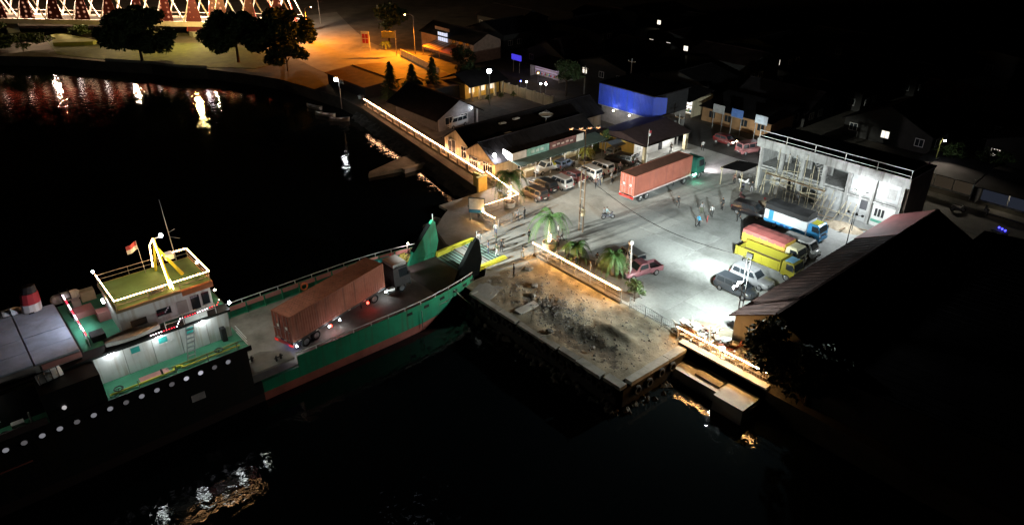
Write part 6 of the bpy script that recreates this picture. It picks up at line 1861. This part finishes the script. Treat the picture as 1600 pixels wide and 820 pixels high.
# ================================================================ ORANGE LIT ROAD AND FAR SHORE
street_lamp('street_lamp', 'tall sodium street lamp with long arm over the orange road', 97.0, 148.5, 9.4, 1.9, 2.6, G_ORANGE, 60000, (1, .27, .012), lz=.6, down=True, tgt=(-9, -1, 0), cone=150)
street_lamp('street_lamp', 'white lamp over the boats at the lake shore', 61.2, 119.6, 5.6, .5, 2.9, G_WHITE, 200, (1, .95, .85), r=.34)
street_lamp('street_lamp', 'white globe lamp above the courtyard trees', 83.6, 103.6, 6.4, .4, 1.0, G_WHITE, 420, (.9, 1, .9), r=.42)
street_lamp('street_lamp', 'added sodium lamp over the road bend beside the tallest park tree', 83.5, 177.0, 9.0, 1.6, -.6, G_ORANGE, 34000, (1, .27, .012), lz=.6, down=True)  # invented lamp, added to spread orange light along the road
street_lamp('street_lamp', 'white park lamp at the top left near the bridge foot', 98.5, 199.5, 8.0, .4, 2.0, G_WHITE, 500, (1, .95, 1), r=.4)
# house with bright white window bay
oh = gable_house('lit_house', 'brown house with bright white upper window bay beside the orange road', 'house', 102.0, 110.0, 132.0, 153.0, 4.4, 6.2, mat('house_brown', (.3, .2, .15), .8), M_ROOFK, 'y')
q = box1('window_bay', glow('bay_light', (.75, .8, 1), 1.1), oh, -4.12, -.6, 3.0, -4.01, 3.2, 5.4)
for k in range(6):
    box1('bar', M_WHITE, q, -4.16, -.6 + k * .74, 3.0, -4.125, -.5 + k * .74, 5.4)
box1('bay_hood', M_ROOFK, oh, -5.0, -1.2, 5.5, -4.01, 3.8, 5.7)
box1('parapet', mat('parapet_brown', (.35, .22, .16), .8), oh, -4.3, -1.6, 5.72, -4.05, 4.0, 6.4)
pr = MB().slab((-8.2, -2.8, 2.2), (-8.2, 4.2, 2.2), (-4.1, 4.2, 3.2), (-4.1, -2.8, 3.2), -.1).build('porch_roof', mat('sheet_orange', (.42, .3, .2), .6), oh)
for k in range(6):
    MB().slab((-8.2, -2.6 + k * 1.25, 2.23), (-8.2, -2.1 + k * 1.25, 2.23), (-4.1, -2.1 + k * 1.25, 3.23), (-4.1, -2.6 + k * 1.25, 3.23), -.03).build('roof_sheet', mat('sheet_brown', (.3, .14, .07), .7), pr)
for y in (-2.6, .7, 4.0):
    MB().cyl((-8.0, y, 0), (-8.0, y, 2.2), .08, n=6).build('porch_post', M_WOOD, oh)
MB().slab((-8.5, -8.5, 2.2), (-8.5, -3.2, 2.2), (-4.1, -3.2, 2.9), (-4.1, -8.5, 2.9), -.1).build('side_roof', mat('sheet_red', (.35, .1, .07), .6), oh)
for k in range(3):
    box1('window', M_GLASS, oh, -4.06, -9.0 + k * 2.6, 3.2, -4.005, -7.6 + k * 2.6, 4.2)
pf = thing('picket_wall', 'orange lit low wall of upright panels along the road', 'wall', (93.4, 149.2, 0), math.atan2(-22, -4.2))
for k in range(22):
    box1('panel', M_CREAM, pf, k * 1.0, -.06, 0, k * 1.0 + .9, .06, 1.7)
box1('footing', M_CONC2, pf, -.2, -.16, -.1, 22.4, .16, .35)
sb = thing('poster_board', 'tall leaning poster board with red and white print by the orange road', 'sign', (90.3, 160.0, 0), R(-60))
box1('panel', M_WHITE, sb, -1.1, -.06, .8, 1.1, .06, 4.6)
for k in range(4):
    box1('print_block', M_REDP, sb, -.85 + (k % 2) * .9, -.075, 1.8 + (k // 2) * 1.2, -.1 + (k % 2) * .9, -.062, 2.8 + (k // 2) * 1.2)
for x in (-1, 1):
    MB().cyl((x, .1, 0), (x, .1, 4.4), .06, n=6).build('post', M_STEEL, sb)
yb = thing('road_sign', 'yellow overhead direction sign on a single post', 'sign', (92.6, 149.9, 0), R(-40))
MB().cyl((0, 0, 0), (0, 0, 5.9), .09, n=7).build('post', M_STEEL, yb)
box1('panel', mat('sign_yellow', (.7, .6, .1), .5), yb, -3.2, -.06, 4.3, -.1, .04, 5.8)
MB().tube([(0, 0, 5.6), (-3.0, 0, 5.6)], .05, 5).build('arm', M_STEEL, yb)
make_palm('scrubby palm lit orange beside the poster board', 94.5, 158.0, 1.8, 2.4, 10, 77, group='palms by the orange road', m=M_LEAF2)
for k, (lb, x0, x1, y0, y1) in enumerate((('large orange brown sheet roof between road and lake', 68.0, 80.5, 122.5, 137.5), ('second brown sheet roof nearer the conifers', 71.5, 86.0, 111.5, 121.3))):
    gable_house('sheet_roof_shed', lb, 'building', x0, x1, y0, y1, 2.3, 2.75, M_DARK, mat('roof_brown', (.2, .1, .06), .75, 0, .35, .7), 'y', group='sheds by the lake')
wb = tag(MB().box(66.6, 128.6, 2.0, 66.8, 132.4, 2.7).box(66.55, 128.4, 1.9, 66.85, 132.6, 1.99).build('white_signboard', M_WHITE), 'small white signboard on the eave of the brown roof shed', 'sign')
def boat(label, x, y, rz, L, m, z=WZ):
    t = thing('boat', label, 'boat', (x, y, z), rz, 'boats at the shore')
    rings = []
    for i in range(8):
        f = i / 7
        w_ = .55 * math.sin(PI * min(1, .2 + .8 * f)) ** .7 + .05
        sh = .25 * (2 * f - 1) ** 2
        xx = (f - .5) * L
        rings.append([(xx, -w_, .55 + sh), (xx, -w_ * .6, 0.05), (xx, w_ * .6, .05), (xx, w_, .55 + sh), (xx, w_ * .85, .42 + sh), (xx, -w_ * .85, .42 + sh)])
    MB().loft(rings).build('hull', m, t)
    for k in (-.2, .15):
        box1('thwart', M_WOOD, t, L * k - .12, -.45, .5, L * k + .12, .45, .55)
    return t
boat('white rowing boat at the shore under the white lamp', 60.0, 124.5, 2.0, 4.5, M_WHITE)
boat('pale boat left of the shore lamp', 60.8, 130.5, 1.8, 4.2, mat('boat_pale', (.5, .5, .48), .6))
boat('small grey boat right of the shore lamp', 60.6, 120.0, 2.4, 3.8, mat('boat_grey', (.35, .37, .4), .6))
boat('pale boat drawn up by the conifers', 68.5, 124.0, .6, 3.8, mat('boat_white2', (.6, .62, .66), .6), 0.0)
for k, (lb, x, y, H) in enumerate((('leftmost dark conifer above the sea wall end', 71.6, 118.9, 7.2), ('middle dark conifer of the three above the sea wall end', 75.2, 116.9, 6.6), ('rightmost dark conifer beside the grey gabled house', 78.8, 115.2, 7.6))):
    make_pine(lb, x, y, H, 2.2, 90 + k, 'conifers above the sea wall')
for k, (lb, x, y, H, rx, rz) in enumerate((('dark tree behind the grey gabled house', 72.5, 113.0, 4.5, 3.0, 2.0), ('dark bushy tree beside the white globe lamp', 87.0, 114.5, 5.0, 3.2, 2.2), ('dark tree behind the cream boundary wall', 98.8, 98.6, 6.5, 3.6, 2.8), ('dark tree at the right end of the orange road', 95.0, 127.0, 5.0, 3.0, 2.2))):
    make_tree(lb, x, y, H, rx, rz, 100 + k, 1500, .34)
# big park trees against the bridge
make_tree('broad dark park tree left of the dotted bridge panel', 44.5, 182.5, 10.6, 8.6, 6.0, 111, 13000, .64, group='park trees before the bridge')
make_tree('broad dark park tree right of the dotted bridge panel', 61.5, 168.5, 10.4, 6.6, 5.8, 112, 10000, .6, group='park trees before the bridge')
make_tree('tallest dark park tree beside the orange road', 69.3, 161.5, 10.8, 7.2, 6.0, 113, 10000, .6, group='park trees before the bridge')
make_tree('low dark bushy tree at the water below the park trees', 66.5, 153.5, 5.5, 4.4, 2.8, 114, 3600, .5, group='park trees before the bridge')
make_tree('dark tree behind the poster board', 99.0, 163.5, 9.0, 5.0, 4.0, 115, 2400, .5, group='park trees before the bridge')
make_tree('dark tree at the left edge below the bridge', 18.0, 226.0, 6.0, 9.0, 2.6, 116, 2600, .6, group='park trees before the bridge')
make_tree('dark tree at the far edge of the left park', 26.0, 214.0, 4.0, 6.5, 2.0, 117, 2000, .5, group='park trees before the bridge')
make_tree('small grey bush at the bridge pier', 41.0, 222.5, 3.0, 3.0, 1.6, 118, 900, .35, M_LEAF2, group='park trees before the bridge')
# --- bridge
brg = thing('truss_bridge', 'red and white lit truss bridge with dotted triangular panels', 'bridge', (0, 0, 0))
A_, B_ = Vector((-6.0, 275.5, 4.6)), Vector((88.0, 190.2, 3.0))
D = (B_ - A_)
U_ = D.normalized()
N_ = Vector((U_.y, -U_.x, 0)).normalized()
if N_.y > 0:
    N_ = -N_
# N_ points toward the camera side
def bp_(f, off=0.0, z=0.0):
    p = A_ + D * f + N_ * off
    return Vector((p.x, p.y, p.z + z))
M_BRW = mat('bridge_white', (.7, .62, .58), .5, 0, .15, .5)
M_BRR = mat('bridge_red', (.42, .07, .05), .5, 0, .2, .5)
def perf_material():
    m = bpy.data.materials.new('perforated_panel')
    m.use_nodes = True
    nt = m.node_tree
    b = nt.nodes['Principled BSDF']
    b.inputs['Base Color'].default_value = (.12, .02, .03, 1)
    b.inputs['Roughness'].default_value = .5
    tc = nt.nodes.new('ShaderNodeTexCoord')
    vo = nt.nodes.new('ShaderNodeTexVoronoi')
    vo.inputs['Scale'].default_value = .85
    vo.inputs['Randomness'].default_value = .25
    nt.links.new(tc.outputs['Object'], vo.inputs['Vector'])
    rp_ = nt.nodes.new('ShaderNodeValToRGB')
    rp_.color_ramp.elements[0].position = .2
    rp_.color_ramp.elements[1].position = .34
    rp_.color_ramp.elements[0].color = (1, .42, .25, 1)
    rp_.color_ramp.elements[1].color = (0, 0, 0, 1)
    nt.links.new(vo.outputs['Distance'], rp_.inputs['Fac'])
    nt.links.new(rp_.outputs['Color'], b.inputs['Emission Color'])
    b.inputs['Emission Strength'].default_value = .55
    return m
M_PERF = perf_material()
for off, nm in ((4.0, 'near'), (-4.0, 'far')):
    g = MB().slab(bp_(0, off + .3, -.9), bp_(1, off + .3, -.9), bp_(1, off + .3, .35), bp_(0, off + .3, .35), .6)
    g.build('girder', M_BRW, brg)
MB().slab(bp_(0, 4.0, .1), bp_(1, 4.0, .1), bp_(1, -4.0, .1), bp_(0, -4.0, .1), .25).build('deck', M_ASPH, brg)
NB = 17
HT = 9.0
for i in range(NB):
    f0, f1, fm = i / NB, (i + 1) / NB, (i + .5) / NB
    for off in (4.0, -4.0):
        tz = HT
        MB().tube([bp_(f0, off, .35), bp_(fm, off, tz), bp_(f1, off, .35)], .2, 5).build('truss_diagonal', M_BRW, brg)
        MB().tube([bp_(fm - 1 / NB, off, tz), bp_(fm, off, tz)], .2, 5).build('top_chord', M_BRR, brg)
        MB().tube([bp_(f0, off, 1.3), bp_(f1, off, 1.3)], .08, 4).build('parapet_rail', M_BRW, brg)
    MB().tube([bp_(fm, 4, HT), bp_(fm, -4, HT)], .14, 4).build('cross_brace', M_BRR, brg)
    if i % 1 == 0:
        g = MB().slab(bp_(f0 + .08 / NB, 4.25, .4), bp_(f1 - .36 / NB, 4.25, .4), bp_(fm + .02 / NB, 4.25, HT * .96), bp_(fm - .06 / NB, 4.25, HT * .96), .08)
        g.build('dotted_panel', M_PERF, brg)
    lamp_ = MB().ball(bp_(fm, 3.4, 6.3), .28, 6, 5).ball(bp_(f0, -3.4, 5.6), .24, 6, 5).build('bridge_lamp', glow('bridge_lamp_glow', (1, .8, .72), 30), brg)
    if i % 3 == 1:
        light('bridge_light', 'POINT', lamp_, bp_(fm, 1.5, 5.2), 20000, (1, .68, .42), r=.4)
for f in (.37, .52, .7, .86):
    p = bp_(f, 0, 0)
    MB().box(p.x - 1.4, p.y - 1.4, -5, p.x + 1.4, p.y + 1.4, p.z - .9).build('bridge_pier', M_CONC, brg)
# tall pylons with dotted triangular faces on the park side
for k, (x, y, w_, hh) in enumerate(((65.2, 205.5, 4.6, 9.0), (69.8, 202.4, 4.0, 12.0))):
    b0, b1 = Vector((x, y, 1.2)) - U_ * w_ * .5, Vector((x, y, 1.2)) + U_ * w_ * .5
    top = Vector((x, y, 1.2 + hh)) - N_ * .6
    g = MB().slab(b0 + N_ * .3, b1 + N_ * .3, top + U_ * .35, top - U_ * .35, .3)
    py = g.build('pylon_face', M_PERF, brg)
    MB().tube([b1 + N_ * .35, top + U_ * .35 + N_ * .05], .18, 5).build('pylon_edge', M_BRW, py)
    MB().tube([b0 + N_ * .35, top - U_ * .35 + N_ * .05], .12, 5).build('pylon_edge', M_BRR, py)
    MB().box(x - 1.5, y - 1.5, -1, x + 1.5, y + 1.5, 1.2).build('pylon_base', M_CONC, brg)
lp3 = MB().ball((65.0, 205.0, 10.6), .45, 8, 6).build('pylon_lamp', glow('pylon_lamp_glow', (1, .95, .95), 40), brg)
light('pylon_light', 'POINT', lp3, (58.5, 193.5, 10.5), 16000, (1, .7, .2), r=.4)
for (x0, y0, x1, y1, z1) in ((88.2, 191.0, 86.0, 193.0, 11.5), (83.0, 190.0, 80.5, 193.5, 11.5), (78.5, 195.0, 77.5, 197.0, 12.0)):
    MB().tube([(x0, y0, -.2), (x1, y1, z1)], [.34, .22], 6).build('red_leg', M_BRR, brg)
light('leg_light', 'POINT', lp3, (82.5, 186.5, 3.5), 900, (1, .35, .2), r=.4)
MB().tube([(79.5, 192.5, 10.5), (85.0, 189.0, 4.0)], .16, 5).build('stay', M_BRW, brg)
# --- houses in the dark town, with the few lights that show
rnd = random.Random(21)
names = ['nearest the utility pole', 'behind the blue building', 'left of the lit yard', 'beyond the market stalls', 'on the dark hillside left', 'on the dark hillside right']
HS = [(112, 122, 112, 125), (124, 134, 122, 136), (138, 150, 128, 142), (152, 164, 137, 150), (112, 121, 95, 108), (126, 138, 100, 114), (146, 158, 104, 118), (164, 178, 110, 124), (116, 126, 78, 92), (132, 144, 80, 95), (150, 164, 82, 98),
      (116, 126, 58, 72), (132, 144, 56, 72), (150, 162, 54, 70), (118, 128, 38, 52), (134, 146, 32, 48), (122, 132, 18, 32), (138, 150, 8, 24), (168, 184, 130, 150), (170, 186, 70, 90), (180, 196, 40, 62), (155, 170, 20, 40), (116, 128, 138, 152), (130, 142, 150, 166)]
LIT = {0: (0, 1), 1: (1,), 2: (0,), 4: (2,), 6: (0, 1, 2), 7: (1,), 9: (1,), 10: (0, 2), 14: (1,), 16: (2,), 18: (0,), 20: (0,), 23: (1,)}
for k, (x0, x1, y0, y1) in enumerate(HS):
    row = ('first', 'second', 'third', 'fourth', 'fifth', 'sixth')[int((x0 - 110) / 16)]
    same = sorted((h_ for h_ in HS if int((h_[0] - 110) / 16) == int((x0 - 110) / 16)), key=lambda h_: -h_[2])
    pos = ('leftmost', 'second from left', 'third from left', 'fourth from left', 'fifth from left', 'sixth from left', 'seventh from left', 'eighth from left')[same.index((x0, x1, y0, y1))]
    lb = 'dark %s, %s in the %s row behind the street' % ('house with lit window' if k in LIT else 'unlit house', pos, row)
    hs = gable_house('town_house', lb, 'house', x0, x1, y0, y1, rnd.uniform(2.6, 4.2), rnd.uniform(4.6, 6.4), mat('town_wall', (.025, .024, .022), .9), M_ROOFK if k % 3 else M_ROOFR, 'y' if k % 2 else 'x', 'houses in the dark town', ribs=False)
    hx, hy = (x1 - x0) / 2, (y1 - y0) / 2
    for j in range(3):
        yy = -hy + 1.2 + j * (2 * hy - 3.4) / 2
        win_x(hs, -hx, yy, yy + 1.2, 1.0, 2.1, glow('house_window', (1, .9, .75), 1.6) if j in LIT.get(k, ()) else None)
    for j in range(2):
        xx = -hx + 1.5 + j * 3
        win_y(hs, -hy, xx, xx + 1.3, 1.0, 2.1)
shop('market stall with mauve awning and warm lamps left of the big dark tree', 104.5, 106.5, 9.0, 5, 3.0, M_CEM, glow('stall_glow', (.8, .6, .8), .35), power=60, colour=(.8, .7, 1))
bs = thing('blue_sign', 'glowing blue sign board above the dark roofs', 'sign', (104.0, 119.4, 0))
for dy in (-1, 1):
    MB().cyl((0, dy, 0), (0, dy, 3.6), .06, n=6).build('post', M_POLE, bs)
box1('panel', glow('blue_panel', (.08, .06, .9), .8), bs, -.06, -1.6, 2.6, .02, 1.6, 3.8)
for k, (lb, x, y, z, m_) in enumerate((('blue string lamp above the boundary wall', 92.2, 104.6, 2.9, G_BLUE), ('first white lamp bulb above the boundary wall', 93.2, 104.0, 2.7, G_WHITE), ('second white lamp bulb above the boundary wall', 94.6, 101.4, 2.6, G_WHITE), ('third white lamp bulb above the boundary wall', 95.0, 100.4, 2.6, G_WHITE), ('pinkish lamp bulb by the market stall', 97.6, 103.2, 1.9, glow('pink_lamp', (1, .45, .4), 30)), ('yellow lamp bulb inside the market stall', 101.6, 109.8, 2.0, glow('yellow_lamp', (1, .7, .15), 14)))):
    t = thing('lamp_bulb', lb, 'lamp', (x, y, 0), 0, 'bulbs behind the courtyard wall')
    MB().cyl((0, 0, 0), (0, 0, z), .03, n=5).build('post', M_POLE, t)
    b_ = MB().ball((0, 0, z), .16 if m_ is not G_BLUE else .12, 8, 6).build('bulb', m_, t)
    if k in (2, 4, 5):
        light('bulb_light', 'POINT', b_, (0, -.1, z + .3), 40, (1, .7, .5) if k > 3 else (.8, .85, 1), r=.15)
def utility(label, x, y, H):
    t = thing('utility_pole', label, 'utility pole', (x, y, 0), 0, 'utility poles')
    MB().tube([(0, 0, 0), (0, 0, H)], [.16, .1], 7).build('pole', M_CONC, t)
    box1('crossarm', M_WOOD, t, -.06, -.9, H - .7, .06, .9, H - .58)
    for y_ in (-.8, 0, .8):
        MB().cyl((0, y_, H - .58), (0, y_, H - .4), .05, n=6).build('insulator', M_WHITE, t)
utility('pale concrete utility pole behind the blue building', 107.6, 90.0, 7.5)
utility('short utility pole left of the blue building', 102.6, 97.4, 5.6)
utility('thin utility pole in the gatehouse roof gap', 92.6, 66.8, 5.0)
